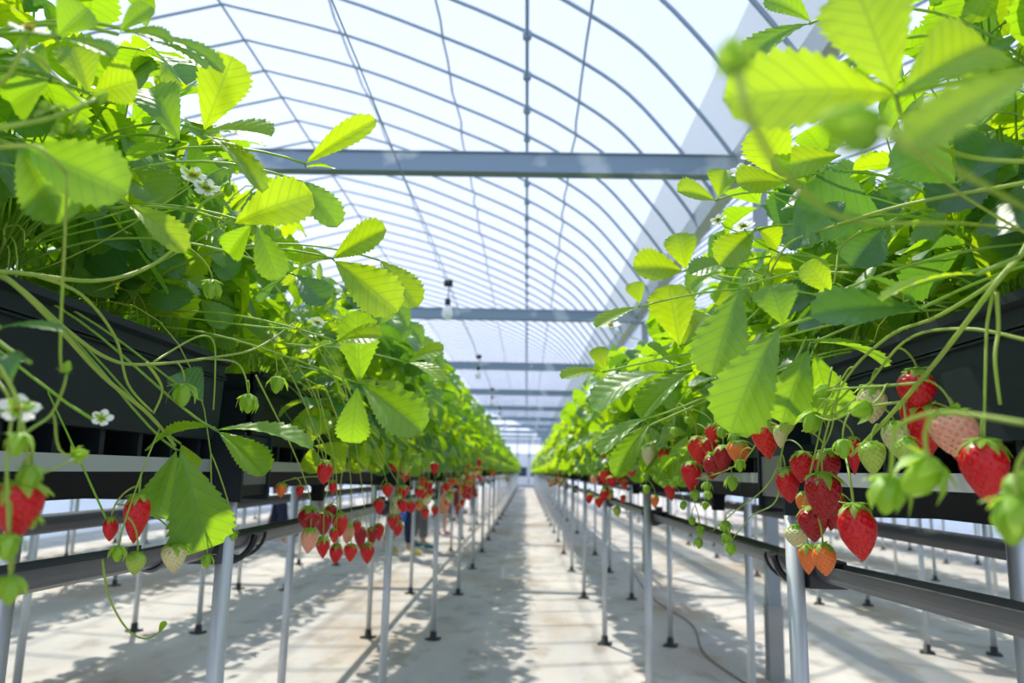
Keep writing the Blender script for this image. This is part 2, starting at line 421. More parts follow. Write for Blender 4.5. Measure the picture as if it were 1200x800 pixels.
# ------------------------------------------------------------ benches
LEG_Y = [1.42+1.7*i for i in range(-1, 29)]
leg = MB(); leg.tube([(0, 0, .01), (0, 0, .945)], .0155, 12); LEGM = leg.mesh('leg', STEEL)
ft = MB(); ft.lathe([(.045, 0), (.043, .006), (.022, .014), (.019, .05), (.0, .052)], 12)
for a in range(4):
    an = a*math.pi/2+.4; ft.box((math.cos(an)*.04-.008, math.sin(an)*.04-.008, 0), (math.cos(an)*.04+.008, math.sin(an)*.04+.008, .012))
FOOT = ft.mesh('foot', FOOTM)
cbk = MB(); cbk.box((-.215, 0, .945), (.215, .15, 1.055))
cbk.box((-.222, -.004, .935), (.222, .006, 1.06)); cbk.box((-.222, .144, .935), (.222, .154, 1.06))
CROSS = cbk.mesh('cross_bracket', BLACK, False)
cap = MB(); cap.box((-.002, .01, .965), (.002, .14, 1.04)); CAPM = cap.mesh('bracket_cap', GUTM, False)
W = .165
def bench(xc, label, side, full=True, group='growing benches'):
    t = empty('growing_bench', (xc, 0, 0)); tag(t, label, 'bench', group)
    ys = LEG_Y if full else LEG_Y[:14]
    y_end = ys[-1]+.2
    for i in range(len(ys)-1):
        y0 = ys[i]+.165; y1 = ys[i+1]-.01
        b = MB()
        b.prism_y([(-W, 1.045), (-W-.006, 1.18), (-W-.016, 1.185), (-W-.016, 1.195), (-W+.012, 1.195), (-W+.012, 1.05),
                   (W-.012, 1.05), (W-.012, 1.195), (W+.016, 1.195), (W+.016, 1.185), (W+.006, 1.18), (W, 1.045)], y0, y1, cap=True)
        for zz in (1.155, 1.16): b.box((-W-.010, y0, zz), (W+.010, y1, zz+.002))
        b.box((-W+.004, y0, 1.05), (W-.004, y0+.006, 1.19)); b.box((-W+.004, y1-.006, 1.05), (W-.004, y1, 1.19))
        tr = link('trough', b.mesh('trough', BLACK, False), t)
        b = MB(); b.box((-W+.012, y0+.006, 1.06), (W-.012, y1-.006, 1.175)); link('substrate', b.mesh('substrate', SOILM, False), tr)
        if i < 9:
            b = MB(); yy = y0
            while yy < y1-.02: b.box((-W+.01, yy, 1.008), (W-.01, yy+.012, 1.045)); yy += .105
            link('tray_ribs', b.mesh('tray_ribs', BLACK, False), t)
    b = MB(); b.box((-W+.05, ys[0], 1.008), (W-.05, y_end, 1.045)); link('tray', b.mesh('tray', CHANNEL, False), t)
    for s in (-1, 1):
        b = MB(); b.box((s*(W-.012)-.012, ys[0], .988), (s*(W-.012)+.012, y_end, 1.010)); link('rail', b.mesh('rail', RAILM, False), t)
    b = MB(); b.prism_y([(-W+.0, .988), (-W+.02, .952), (W-.02, .952), (W-.0, .988)], ys[0], y_end, cap=True)
    link('drip_channel', b.mesh('drip_channel', CHANNEL, False), t)
    for i, y in enumerate(ys):
        o = link('cross_bracket', CROSS, t); o.location = (0, y-.02, 0)
        
        for s in (-1, 1): link('bracket_cap', CAPM, o).location = (s*.216, 0, 0)
        for s in (-1, 1):
            l_ = link('leg', LEGM, t); l_.location = (s*.195, y, 0); l_.rotation_euler = (R(random.uniform(-.4, .4)), R(random.uniform(-.4, .4)), 0)
            link('foot', FOOT, l_)
    if full:
        for y in (.58, 2.3, 4.0):
            b = MB(); b.prism_y([(-.03, 0), (-.017, -.01), (-.015, -.05), (.015, -.05), (.017, -.01), (.03, 0)], -.016, .016, cap=True)
            o = link('drain_outlet', b.mesh('drain_outlet', CHANNEL, False), t); o.location = (side*(W-.045), y, .953)
    return t
BX = {'L': -.735, 'R': .68}
bench(-.735, 'raised black growing bench on steel legs left of the central aisle', 1)
bench(.68, 'raised black growing bench on steel legs right of the central aisle', -1)
bench(-2.155, 'raised growing bench one row further left, behind the visitors\' aisle', 1, False)
bench(-3.575, 'third growing bench from the aisle on the left, seen only by its legs', 1, False)
bench(-5.0, 'leftmost growing bench in front of the film side wall', 1, False)
bench(2.58, 'raised growing bench one row further right, past the square columns', 1, False)
bench(4.0, 'third growing bench from the aisle on the right, seen only by its legs', 1, False)
bench(5.4, 'fourth growing bench from the aisle on the right, far background', 1, False)
bench(6.8, 'rightmost growing bench beside the film side wall', 1, False)

def gutter(p_near, p_far, x_line, z_line, y_start, label, y_end=48, joints=None, side=1):
    """half-round drain gutter; the first length is laid between two surveyed points"""
    t = empty('drain_gutter', (x_line, 0, 0)); tag(t, label, 'gutter', 'drain gutters clipped to the bench legs')
    def seg(a, c, nm='channel'):
        a = Vector(a)-Vector((x_line, 0, 0)); c = Vector(c)-Vector((x_line, 0, 0)); r = .026
        d = (c-a).normalized(); u = d.cross(Vector((0, 0, 1))).normalized(); w = u.cross(d)
        prof = []
        for k in range(13):
            an = math.pi + math.pi*k/12; prof.append((r*math.cos(an), r*math.sin(an)))
        prof = [(-r-.004, .006), (-r, .006)]+prof+[(r, .006), (r+.004, .006)]
        prof += [(x*.88, z*.88+.001) for x, z in reversed(prof[1:-1])]
        n = len(prof); V = [a+u*x+w*z for x, z in prof]+[c+u*x+w*z for x, z in prof]
        b = MB(); b.add(V, [(i, (i+1) % n, n+(i+1) % n, n+i) for i in range(n)]+[tuple(range(n)), tuple(range(2*n-1, n-1, -1))])
        return link(nm, b.mesh(nm, GUTM, False), t)
    if p_near is not None: seg(p_near, p_far)
    seg((x_line, y_start, z_line), (x_line, y_end, z_line))
    # leg clips and sagging black straps
    for y in LEG_Y[1:14 if joints else 9]:
        z = z_line
        b = MB(); b.box((-.030, y-.03, z-.034), (.034, y+.012, z+.012)); b.box((-.012, y-.02, z-.02), (.012+abs(0), y+.02, z+.03))
        c = link('leg_clip', b.mesh('leg_clip', CLAMP, False), t); 
        for off, rr, th in ((.06, .034, .0065), (.13, .032, .0035)):
            st = MB(); st.tube([(rr*math.cos(q), y+off+.05*(1-math.cos(q)*side)*.9, z+.004+rr*1.45*math.sin(q)) for q in [math.pi+math.pi*k/12 for k in range(13)]], th, 6)
            link('strap', st.mesh('strap', CLAMP), t)
    return t
# left: surveyed from the photograph, on the inner legs
XG = -.575
pn = atX(-60, 684, -.60); pf = atX(170, 645, -.575)
gl = gutter(pn, atX(182, 644, -.575), -.575, atX(350, 612, -.575).z, atX(176, 645, -.575).y, 'dark drain gutter clipped to the inner legs of the left bench', side=-1)
gr = gutter(atX(1290, 739, .53), atX(962, 663, .53), .525, atX(850, 628, .525).z, atX(966, 663, .525).y, 'grey drain gutter clipped to the inner legs of the right bench', joints=True, side=1)
for nm, x, lab in ((0, -2.35, 'drain gutter under the second bench on the left'), (1, 2.37, 'drain gutter under the second bench on the right'),
                   (2, 1.02, 'pale drain pipe along the outer legs of the right bench'), (3, -1.09, 'drain gutter along the outer legs of the left bench'), (4, 4.2, 'drain gutter under the third bench on the right'), (5, -3.4, 'drain gutter under the third bench on the left')):
    b = MB(); b.tube([(x, -.5, .86), (x, 30, .86)], .022, 8); b.tube([(x, -.5, .86), (x, 30, .86)], .016, 8)
    tag(link('drain_gutter', b.mesh('drain_gutter', GUTM)), lab, 'gutter', 'drain gutters clipped to the bench legs')

# ------------------------------------------------------------ strawberry plants: leaf geometry
def leaflet_geo(L, Wd, N=20, M=3, curl=.25, fold=.35, pleat=.035, rnd=random, teeth=True, twist=0.):
    """blade in its own frame: x across, y from base to tip, z up; returns verts, faces, uvs"""
    V = []; Fs = []; U = []
    for i in range(N+1):
        t = i/N
        w = (t**.88)*((max(0, 1-t**3.6))**.55)*1.36*Wd*.5
        if teeth and 1 < i < N: w *= 1.07 if i % 2 else .92
        ang = curl*t*1.3
        yc = L*(math.sin(ang)/max(curl*1.3, 1e-4)) if abs(curl) > .01 else L*t
        zc_ = -L*(1-math.cos(ang))/max(abs(curl)*1.3, 1e-4)*(1 if curl > 0 else -1) if abs(curl) > .01 else 0
        for j in range(-M, M+1):
            u = j/M
            a = abs(u)
            z = zc_ + fold*a*w*(1.0-.42*a) + pleat*L*math.sin(2*math.pi*(t*N/2*.5*1.0-a*1.3))*.35*a*(1-.2*a)
            x = u*w
            tooth = .018*L if (teeth and a == 1 and i % 2 and i < N) else 0
            yy = yc + a*w*.34*(1-t) + tooth
            z += twist*x*t
            V.append((x, yy, z)); U.append((u*.5*min(1, w/(Wd*.5+1e-6))+.5, t))
    c = 2*M+1
    for i in range(N):
        for j in range(c-1):
            a = i*c+j; Fs.append((a, a+1, a+c+1, a+c))
    return V, Fs, U
def frame(base, tip, nrm):
    y = (Vector(tip)-Vector(base)); y.normalize(); z = Vector(nrm); z = z-y*z.dot(y)
    if z.length < 1e-4: z = y.orthogonal()
    z.normalize(); x = y.cross(z)
    m = Matrix.Identity(4)
    for r in range(3): m[r][0] = x[r]; m[r][1] = y[r]; m[r][2] = z[r]; m[r][3] = base[r]
    return m
def add_leaflet(mb, base, tip, Wd, nrm, N=20, M=3, mi=0, rnd=random, **kw):
    L = (Vector(tip)-Vector(base)).length
    V, Fs, U = leaflet_geo(L, Wd, N, M, rnd=rnd, **kw); m = frame(base, tip, nrm)
    mb.add([m @ Vector(v) for v in V], Fs, mi, U)
def compound(rnd, N, M, s=1.0, teeth=True):
    """a three-part leaf in unit frame: junction at origin, middle leaflet towards +Y, faces +Z"""
    b = MB()
    for a, k in ((0, 1.0), (rnd.uniform(62, 88), .93), (-rnd.uniform(62, 88), .93)):
        L = .074*k*rnd.uniform(.9, 1.12)*s; a = R(a+rnd.uniform(-9, 9))
        d = Vector((math.sin(a), math.cos(a), rnd.uniform(-.42, .22))).normalized()
        nrm = Vector((rnd.uniform(-.35, .35)-.25*math.sin(a), rnd.uniform(-.3, .3), 1))
        st = d*.006*s
        b.tube([Vector((0, 0, 0)), st], .0009*s, 4, cap=False)
        add_leaflet(b, st, st+d*L, L*rnd.uniform(.88, 1.08), nrm, N, M, curl=rnd.uniform(.15, .8), fold=rnd.uniform(.2, .75),
                    pleat=.025, rnd=rnd, teeth=teeth, twist=rnd.uniform(-.25, .25))
    return b
rn = random.Random(11)
LM = [LEAF, LEAF_B, LEAF, LEAF_D, LEAF_B, LEAF]
LEAF_HI = [compound(rn, 20, 3).mesh('leaf', LM[i % 6]) for i in range(12)]
LEAF_MID = [compound(rn, 9, 2).mesh('leaf', LM[i % 6]) for i in range(8)]

def sepal_set(mb, c, up, r, n=9, rnd=random, droop=.5, mi=0, wide=.36):
    up = Vector(up).normalized(); a0 = up.orthogonal().normalized(); b0 = up.cross(a0)
    for k in range(n):
        an = 2*math.pi*(k+rnd.uniform(-.18, .18))/n; d = a0*math.cos(an)+b0*math.sin(an)
        rr = r*rnd.uniform(.8, 1.15); bend = droop+rnd.uniform(-.35, .35)
        side = up.cross(d); P = []
        for t, w in ((0, .5), (.35, 1.0), (.7, .75), (1.0, .04)):
            p = Vector(c)+d*rr*t*math.cos(bend*t*.9)+up*(.10*rr-rr*t*math.sin(bend*t))
            P.append((p, w*rr*wide))
        V = []
        for p, w in P: V += [p-side*w*.8, p+up*.05*rr, p+side*w*.8]
        Fs = []
        for i in range(3):
            for j in range(2): a = i*3+j; Fs.append((a, a+1, a+4, a+3))
        mb.add(V, Fs, mi)
def ico_dot(mb, p, r, mi, sq=.6, axis=None):
    x, y, z = Vector((1, 0, 0)), Vector((0, 1, 0)), Vector((0, 0, 1))
    if axis is not None:
        z = Vector(axis).normalized(); x = z.orthogonal().normalized(); y = z.cross(x)
    p = Vector(p)
    mb.add([p+x*r, p+y*r, p-x*r, p-y*r, p+z*r*sq, p-z*r*sq], [(0,1,4),(1,2,4),(2,3,4),(3,0,4),(1,0,5),(2,1,5),(3,2,5),(0,3,5)], mi)
def berry_body(rnd, seg, rings, nseeds, shape=.62, squash=0.):
    b = MB(); V = []; Fs = []
    sd_ = []
    for k in range(nseeds):
        t = .06+.90*(k+.5)/nseeds; sd_.append((t, (k*2.39996) % (2*math.pi)))
    def rad(t): return .5*max(0, math.sin(math.pi*min(1, t)**shape))**.72
    def pt(t, a, d=0):
        r = rad(t)*(1+.04*math.sin(a*2+squash)+.02*math.sin(a*3+1))+d; return Vector((r*math.cos(a), r*math.sin(a), -t))
    sp_ = [pt(t, a) for t, a in sd_]
    for i in range(rings+1):
        t = i/rings; t = .5-.5*math.cos(math.pi*t) if nseeds else t
        for k in range(seg):
            a = 2*math.pi*k/seg; p = pt(t, a)
            if nseeds:
                dd = min((p-q).length_squared for q in sp_); dep = .075*math.exp(-dd/(.036**2))
                rr = max(1e-5, math.hypot(p.x, p.y)); p = Vector((p.x*(1-dep/max(rr, .12)), p.y*(1-dep/max(rr, .12)), p.z))
            V.append(p)
    for i in range(rings):
        for k in range(seg): k2 = (k+1) % seg; Fs.append((i*seg+k, (i+1)*seg+k, (i+1)*seg+k2, i*seg+k2))
    b.add(V, Fs, 0)
    for (t, a), q in zip(sd_, sp_):
        n = Vector((math.cos(a), math.sin(a), .2)); ico_dot(b, q-n*.034, .015, 1, 1.0, n)
    return b
_bm = {}
def berry_mesh(color, var, hi):
    key = (color, var, hi)
    if key not in _bm:
        r_ = random.Random(var*7+3)
        sh = (.62, .74, .56)[var % 3]
        g_ = berry_body(r_, 60, 48, 110, sh, var) if hi else berry_body(r_, 12, 8, 0, sh, var)
        _bm[key] = g_.mesh('strawberry', [BM[color], SEED if color in ('red', 'bright', 'orange', 'dark') else SEED_R])
    return _bm[key]
_cm = {}
def calyx_mesh(var, hi):
    if (var, hi) not in _cm:
        r_ = random.Random(var+50); b = MB()
        sepal_set(b, (0, 0, .0), (0, 0, 1), .70, 10 if hi else 6, r_, .50+.25*(var % 2), wide=.25 if hi else .36)
        if hi: sepal_set(b, (0, 0, .02), (0, 0, 1), .36, 6, r_, .1)
        b.lathe([(.10, -.02), (.09, .04), (.03, .07)], 8)
        _cm[(var, hi)] = b.mesh('calyx', CALYX)
    return _cm[(var, hi)]
def stalk_to(p_top, p_anchor, mb=None, r=.0011, arch=.04, n=9, sides=6):
    a = Vector(p_anchor); b_ = Vector(p_top); up = Vector((0, 0, 1))
    hgt = max(.01, abs(a.z-b_.z))
    out = Vector((b_.x-a.x, 0, 0))
    return bez(a, a+out*.6+up*arch, b_+up*hgt*.65+out*.06, b_, n)
STEM_PTS = []
def join_point(p, reach=.13):
    best = None; bd = reach
    for q in STEM_PTS:
        if q.z < p.z+.012: continue
        d_ = (q-p).length
        if d_ < bd: bd = d_; best = q
    return best
def make_berry(p, w, h, color, label, group=None, var=0, hi=True, tilt=None, anchor=None, cat='strawberry', name='strawberry', rs=.0011):
    o = link(name, berry_mesh(color, var, hi))
    tx, ty = tilt if tilt else (random.uniform(-.22, .22), random.uniform(-.22, .22))
    o.location = p; o.rotation_euler = (tx, ty, random.uniform(0, 6.2)); o.scale = (w, w, h)
    tag(o, label, cat, group)
    c = link('calyx', calyx_mesh(var % 3, hi), o); c.scale = (1, 1, w/h); c.location = (0, 0, -.01)
    if anchor is not None:
        jp = join_point(Vector(p)) if hi else None
        if jp is not None:
            P_ = Vector(p); pts = bez(jp.copy(), jp+(P_-jp)*.3+Vector((0, 0, .012)), P_+Vector((0, 0, (jp.z-P_.z)*.6)), P_, 8)
        else:
            pts = stalk_to(Vector(p), Vector(anchor), n=9 if hi else 6)
        if hi: STEM_PTS.extend(pts[1:-2])
        b = MB()
        m = (Matrix.Translation(p) @ o.rotation_euler.to_matrix().to_4x4() @ Matrix.Diagonal((w, w, h, 1))).inverted()
        b.tube(pts, rs, 6 if hi else 4); b.v = [tuple(m @ Vector(v)) for v in b.v]
        link('stem', b.mesh('stem', STALK), o)
    return o

# ---- shared plant recipe pieces
def plant_parts(rnd, hi, nleaf, mode):
    """list of (leaf mesh, matrix, petiole points) in plant space: +x towards the aisle, origin at the crown"""
    out = []
    for k in range(nleaf+(7 if mode == 'full' else 0)):
        if mode == 'up': th = R(rnd.triangular(45, 150, 62)); rr = rnd.uniform(.15, .42)
        else: th = R(rnd.triangular(-38, 150, 38)); rr = rnd.uniform(.15, .38)*(1 if th > .5 else .8)
        c = Vector((rr*math.cos(th)*.95, rnd.uniform(-.19, .19), rr*math.sin(th)+.01))
        if mode == 'up' and c.x > .17: c.x = .17-rnd.random()*.1
        c.x = min(c.x, .30)
        if mode == 'up' and k % 4 == 0: c = Vector((rnd.uniform(-.08, .09), c.y, rnd.uniform(.06, .20)))
        if k >= nleaf: c = Vector((rnd.uniform(.13, .235), c.y, rnd.uniform(-.15, .02)))
        outd = Vector((c.x, c.y*1.2, .02)).normalized()
        az = rnd.uniform(-1.0, 1.0); d = Matrix.Rotation(az, 3, 'Z') @ outd; d.z = rnd.uniform(-.75, .35); d.normalize()
        n = Vector((c.x*2.0+rnd.uniform(-.5, .6), rnd.uniform(-.8, .55), .6+rnd.uniform(-.3, .3)))
        s_ = rnd.uniform(.85, 1.35)
        m = frame(c, c+d, n) @ Matrix.Scale(s_, 4)
        p0 = Vector((rnd.uniform(-.02, .02), rnd.uniform(-.025, .025), -.02))
        pts = bez(p0, p0+Vector((c.x*.15, c.y*.2, rr*.55)), c-d*.05+Vector((0, 0, .02)), c, 7)
        meshes = LEAF_HI if hi else LEAF_MID
        out.append((rnd.choice(meshes), m, pts))
    return out
def truss_geo(mb, rnd, n=3, sides=4, buds=True, drop=(.06, .22), x1=(.17, .27)):
    """fruit stalks arching over the trough edge with buds at their ends"""
    for k in range(n):
        y0 = rnd.uniform(-.12, .12); e = Vector((rnd.uniform(*x1), y0+rnd.uniform(-.06, .06), -rnd.uniform(*drop)))
        P = bez(Vector((0, y0*.3, 0)), Vector((.10, y0*.7, rnd.uniform(.05, .14))), Vector((e.x+.01, y0, .04)), e, 9)
        mb.tube(P, [.0018]*6+[.0013]*(len(P)-6), sides)
        for q in range(rnd.randint(2, 4)):
            i0 = rnd.randint(4, 8); s0 = P[i0]; ee = s0+Vector((rnd.uniform(-.02, .05), rnd.uniform(-.05, .05), rnd.uniform(-.07, -.015)))
            mb.tube(bez(s0, s0+Vector((.01, 0, .005)), ee+Vector((0, 0, .03)), ee, 4), .0009, sides)
            if buds:
                mb.lathe([(0, -.011), (.0045, -.007), (.0055, -.001), (.003, .002), (0, .003)], 6, ee, 0)
                sepal_set(mb, ee, (rnd.uniform(-.3, .3), rnd.uniform(-.3, .3), 1), .009, 5, rnd, .8)
def petiole_mesh(pts, m, hi):
    b = MB(); mi = m.inverted(); k = (m.to_scale().x)
    b.tube([mi @ p for p in pts], .0013/k, 5 if hi else 3, cap=False); return b.mesh('petiole', STALK_P)
def recipe(rnd, hi, nleaf, mode):
    root = []
    for lm, m, pts in plant_parts(rnd, hi, nleaf, mode): root.append((lm, m, petiole_mesh(pts, m, hi)))
    b = MB(); truss_geo(b, rnd, 2 if mode != 'up' else 1, 5 if hi else 3, mode != 'up', (.02, .14) if mode != 'up' else (-.22, -.05), (.15, .24) if mode != 'up' else (.02, .12))
    return root, b.mesh('fruit_stalk', STALK)
def merged_plant(rnd, nleaf, mode='full', low=True, trusses=2):
    b = MB()
    for lm, m, pts in plant_parts(rnd, False, nleaf, mode):
        mi = LM.index(lm.materials[0]) % 3 if lm.materials[0] in LM else 0
        r_ = rnd
        mat_i = {LEAF.name: 0, LEAF_B.name: 1, LEAF_D.name: 2}[lm.materials[0].name]
        for a, kk in ((0, 1.0), (75, .93), (-75, .93)):
            L = .078*kk; a = R(a+r_.uniform(-9, 9)); d = Vector((math.sin(a), math.cos(a), r_.uniform(-.4, .2))).normalized()
            bb_ = MB(); add_leaflet(bb_, Vector((0, 0, 0)), d*L, L*.92, (r_.uniform(-.3, .3), r_.uniform(-.3, .3), 1), 5 if low else 8, 1, teeth=False, curl=.4, fold=.5, pleat=0)
            b.add([m @ Vector(v) for v in bb_.v], bb_.f, mat_i, bb_.uv)
        b.tube(pts[::2], .0014, 3, 3, cap=False)
    tb = MB(); truss_geo(tb, rnd, trusses, 3, False, (.02, .14), (.15, .25)); b.add(tb.v, tb.f, 3)
    return b
rq = random.Random(5)
REC_UP = [recipe(rq, True, 30, 'up') for _ in range(4)]
REC_HI = [recipe(rq, True, 28, 'full') for _ in range(4)]
REC_MID = [recipe(rq, False, 26, 'full') for _ in range(4)]
FAR = [merged_plant(rq, 30).mesh('strawberry_plant', [LEAF, LEAF_B, LEAF_D, STALK_P]) for _ in range(5)]

def crown_mesh():
    b = MB(); b.lathe([(0, -.03), (.016, -.03), (.02, -.01), (.014, .012), (0, .02)], 8); return b.mesh('crown', STALK)
CROWN = crown_mesh()
PLANTS = {'L': [], 'R': []}
def put_plant(key, row, y, rec, label, group):
    side = 1 if key == 'L' else -1; x = BX[key]+side*(.085 if row == 0 else -.075)
    t = empty('strawberry_plant', (x, y, 1.185), (0 if side == 1 else math.pi) + (0 if row == 0 else math.pi))
    tag(t, label, 'plant', group)
    link('crown', CROWN, t)
    for lm, m, pm in rec[0]:
        o = link('leaf', lm, t, m); link('petiole', pm, o)
    link('fruit_stalk', rec[1], t)
    if row == 0: PLANTS[key].append(t)
    return t
ORD = ['nearest', 'second', 'third', 'fourth', 'fifth', 'sixth', 'seventh', 'eighth', 'ninth', 'tenth', 'eleventh', 'twelfth', 'thirteenth', 'fourteenth', 'fifteenth', 'sixteenth', 'seventeenth', 'eighteenth', 'nineteenth', 'twentieth', 'twenty-first', 'twenty-second', 'twenty-third', 'twenty-fourth']
rp_ = random.Random(21)
for key, sidew in (('L', 'left'), ('R', 'right')):
    i = 0; y = .12 if key == 'L' else .20
    while y < 5.6:
        yj = y+rp_.uniform(-.03, .03)
        rec = rp_.choice(REC_UP if y < 1.75 else (REC_HI if y < 3.0 else REC_MID))
        put_plant(key, 0, yj, rec, '%s strawberry plant from the camera along the aisle edge of the %s bench' % (ORD[i], sidew), 'strawberry plants on the %s bench' % sidew)
        if i % 2 == 0 or y < 2:
            rec = rp_.choice(REC_UP if y < 3 else REC_MID)
            put_plant(key, 1, yj+.12, rec, '%s strawberry plant from the camera in the back row of the %s bench' % (ORD[i], sidew), 'strawberry plants on the %s bench' % sidew)
        y += .245; i += 1
    side = 1 if key == 'L' else -1
    while y < 33:
        o = link('strawberry_plant', rp_.choice(FAR)); o.location = (BX[key]+side*.085, y+rp_.uniform(-.03, .03), 1.185); o.rotation_euler = (0, 0, (0 if side == 1 else math.pi))
        s_ = rp_.uniform(.92, 1.12); o.scale = (s_, 1, s_)
        tag(o, 'small distant strawberry plant in the long green hedge on the %s' % sidew, 'plant', 'distant strawberry plants on the %s bench' % sidew)
        if y < 12 and rp_.random() < .6:
            o = link('strawberry_plant', rp_.choice(FAR)); o.location = (BX[key]-side*.085, y+.1, 1.185); o.rotation_euler = (0, 0, (math.pi if side == 1 else 0))
            tag(o, 'small distant strawberry plant in the back row of the %s bench' % sidew, 'plant', 'distant back row plants on the %s bench' % sidew)
        y += .27
    b = MB()
    while y < 49:
        src = merged_plant(rp_, 9, 'full', True, 1) if y < 33.8 else None
        if src is None: src = keep[int(y*10) % len(keep)]
        else:
            keep = globals().setdefault('keep', []); keep.append(src)
        m = Matrix.Translation((BX[key]+side*.085, y, 1.185)) @ Matrix.Rotation(0 if side == 1 else math.pi, 4, 'Z') @ Matrix.Diagonal((1.1, 1.2, 1.05, 1))
        b.add([m @ Vector(v) for v in src.v], src.f, 0, src.uv); b.mi[-len(src.f):] = src.mi
        y += .33
    tag(link('strawberry_foliage', b.mesh('strawberry_foliage', [LEAF, LEAF_B, LEAF_D, STALK_P])), 'farthest strawberry foliage of the %s row merging at the end of the aisle' % sidew, 'foliage', kind='stuff')
# foliage of the rows behind, glimpsed through gaps and shading the floor
lowp = [merged_plant(rp_, 12, 'full', True, 1) for _ in range(3)]
for xc, lab, yend in ((-2.155, 'strawberry foliage on the second bench from the aisle on the left', 22), (-3.575, 'strawberry foliage on the third bench from the aisle on the left', 18),
                (-5.0, 'strawberry foliage on the leftmost bench', 14), (2.58, 'strawberry foliage on the second bench from the aisle on the right', 22), (4.0, 'strawberry foliage on the third bench from the aisle on the right', 18), (5.4, 'strawberry foliage on the fourth bench from the aisle on the right', 16)):
    b = MB(); y = -.3
    while y < yend:
        for s_ in (1, -1):
            src = rp_.choice(lowp); m = Matrix.Translation((xc+s_*.085, y+rp_.uniform(-.05, .05), 1.185)) @ Matrix.Rotation(0 if s_ == 1 else math.pi, 4, 'Z')
            b.add([m @ Vector(v) for v in src.v], src.f, 0, src.uv); b.mi[-len(src.f):] = src.mi
        y += .34
    tag(link('strawberry_foliage', b.mesh('strawberry_foliage', [LEAF, LEAF_B, LEAF_D, STALK_P])), lab, 'foliage', kind='stuff')

def owner(key, p):
    return min(PLANTS[key], key=lambda t: abs(t.location.y-p.y))
def adopt(o, t):
    """make o (built in world space) a part of plant t"""
    o.parent = t; o.matrix_parent_inverse = (Matrix.Translation(t.location) @ t.rotation_euler.to_matrix().to_4x4()).inverted()
    return o

# ---- large foreground leaves, laid out one by one
def hero_leaf(key, blades, m=LEAF, pet=True, seed=0, crown_dy=0):
    """blades: (base px, tip px, width px, X base, X tip, facing) -> one leaf part of the nearest plant"""
    r_ = random.Random(seed*13+7); b = MB(); sg = -1 if key == 'L' else 1; j = None
    for (bp, tp, w, Xb, Xt, fc) in blades:
        p = atX(bp[0], bp[1], sg*Xb); db = depth(p); kf = (Xt/Xb)**.5
        Lr = (atD(tp[0], tp[1], db*kf)-p).length
        if Lr > .116: db *= .116/Lr
        if j is not None: db = jd
        jd = db
        p = atD(bp[0], bp[1], db); q = atD(tp[0], tp[1], db*kf)
        if j is None: j = p
        tocam = (Vector((0, 0, H))-(p+q)/2).normalized()
        n = Vector((0, 0, 1))*(1-fc)+tocam*fc
        if n.dot(tocam) < 0 and fc > .3: n = -n
        dw = w*depth((p+q)/2)/F
        add_leaflet(b, p, q, dw*1.05, n, 26, 4, curl=r_.uniform(.2, .75), fold=r_.uniform(.25, .7), pleat=.022, twist=r_.uniform(-.15, .15))
        if (p-j).length > .002: b.tube([j, p], .0012, 5)
    o = link('leaf', b.mesh('leaf', m)); t = owner(key, j+Vector((0, crown_dy, 0))); adopt(o, t)
    if pet:
        c = t.location+Vector((0, 0, .0)); b = MB()
        d = (j-c); b.tube(bez(c, c+Vector((d.x*.25, d.y*.2, max(.06, d.z*.8+.08))), j+Vector((-d.x*.25, -d.y*.2, .03)), j, 12), .0016, 6)
        po = link('petiole', b.mesh('petiole', STALK_P)); po.parent = o; po.matrix_parent_inverse = Matrix.Identity(4)
    return o
i = 0
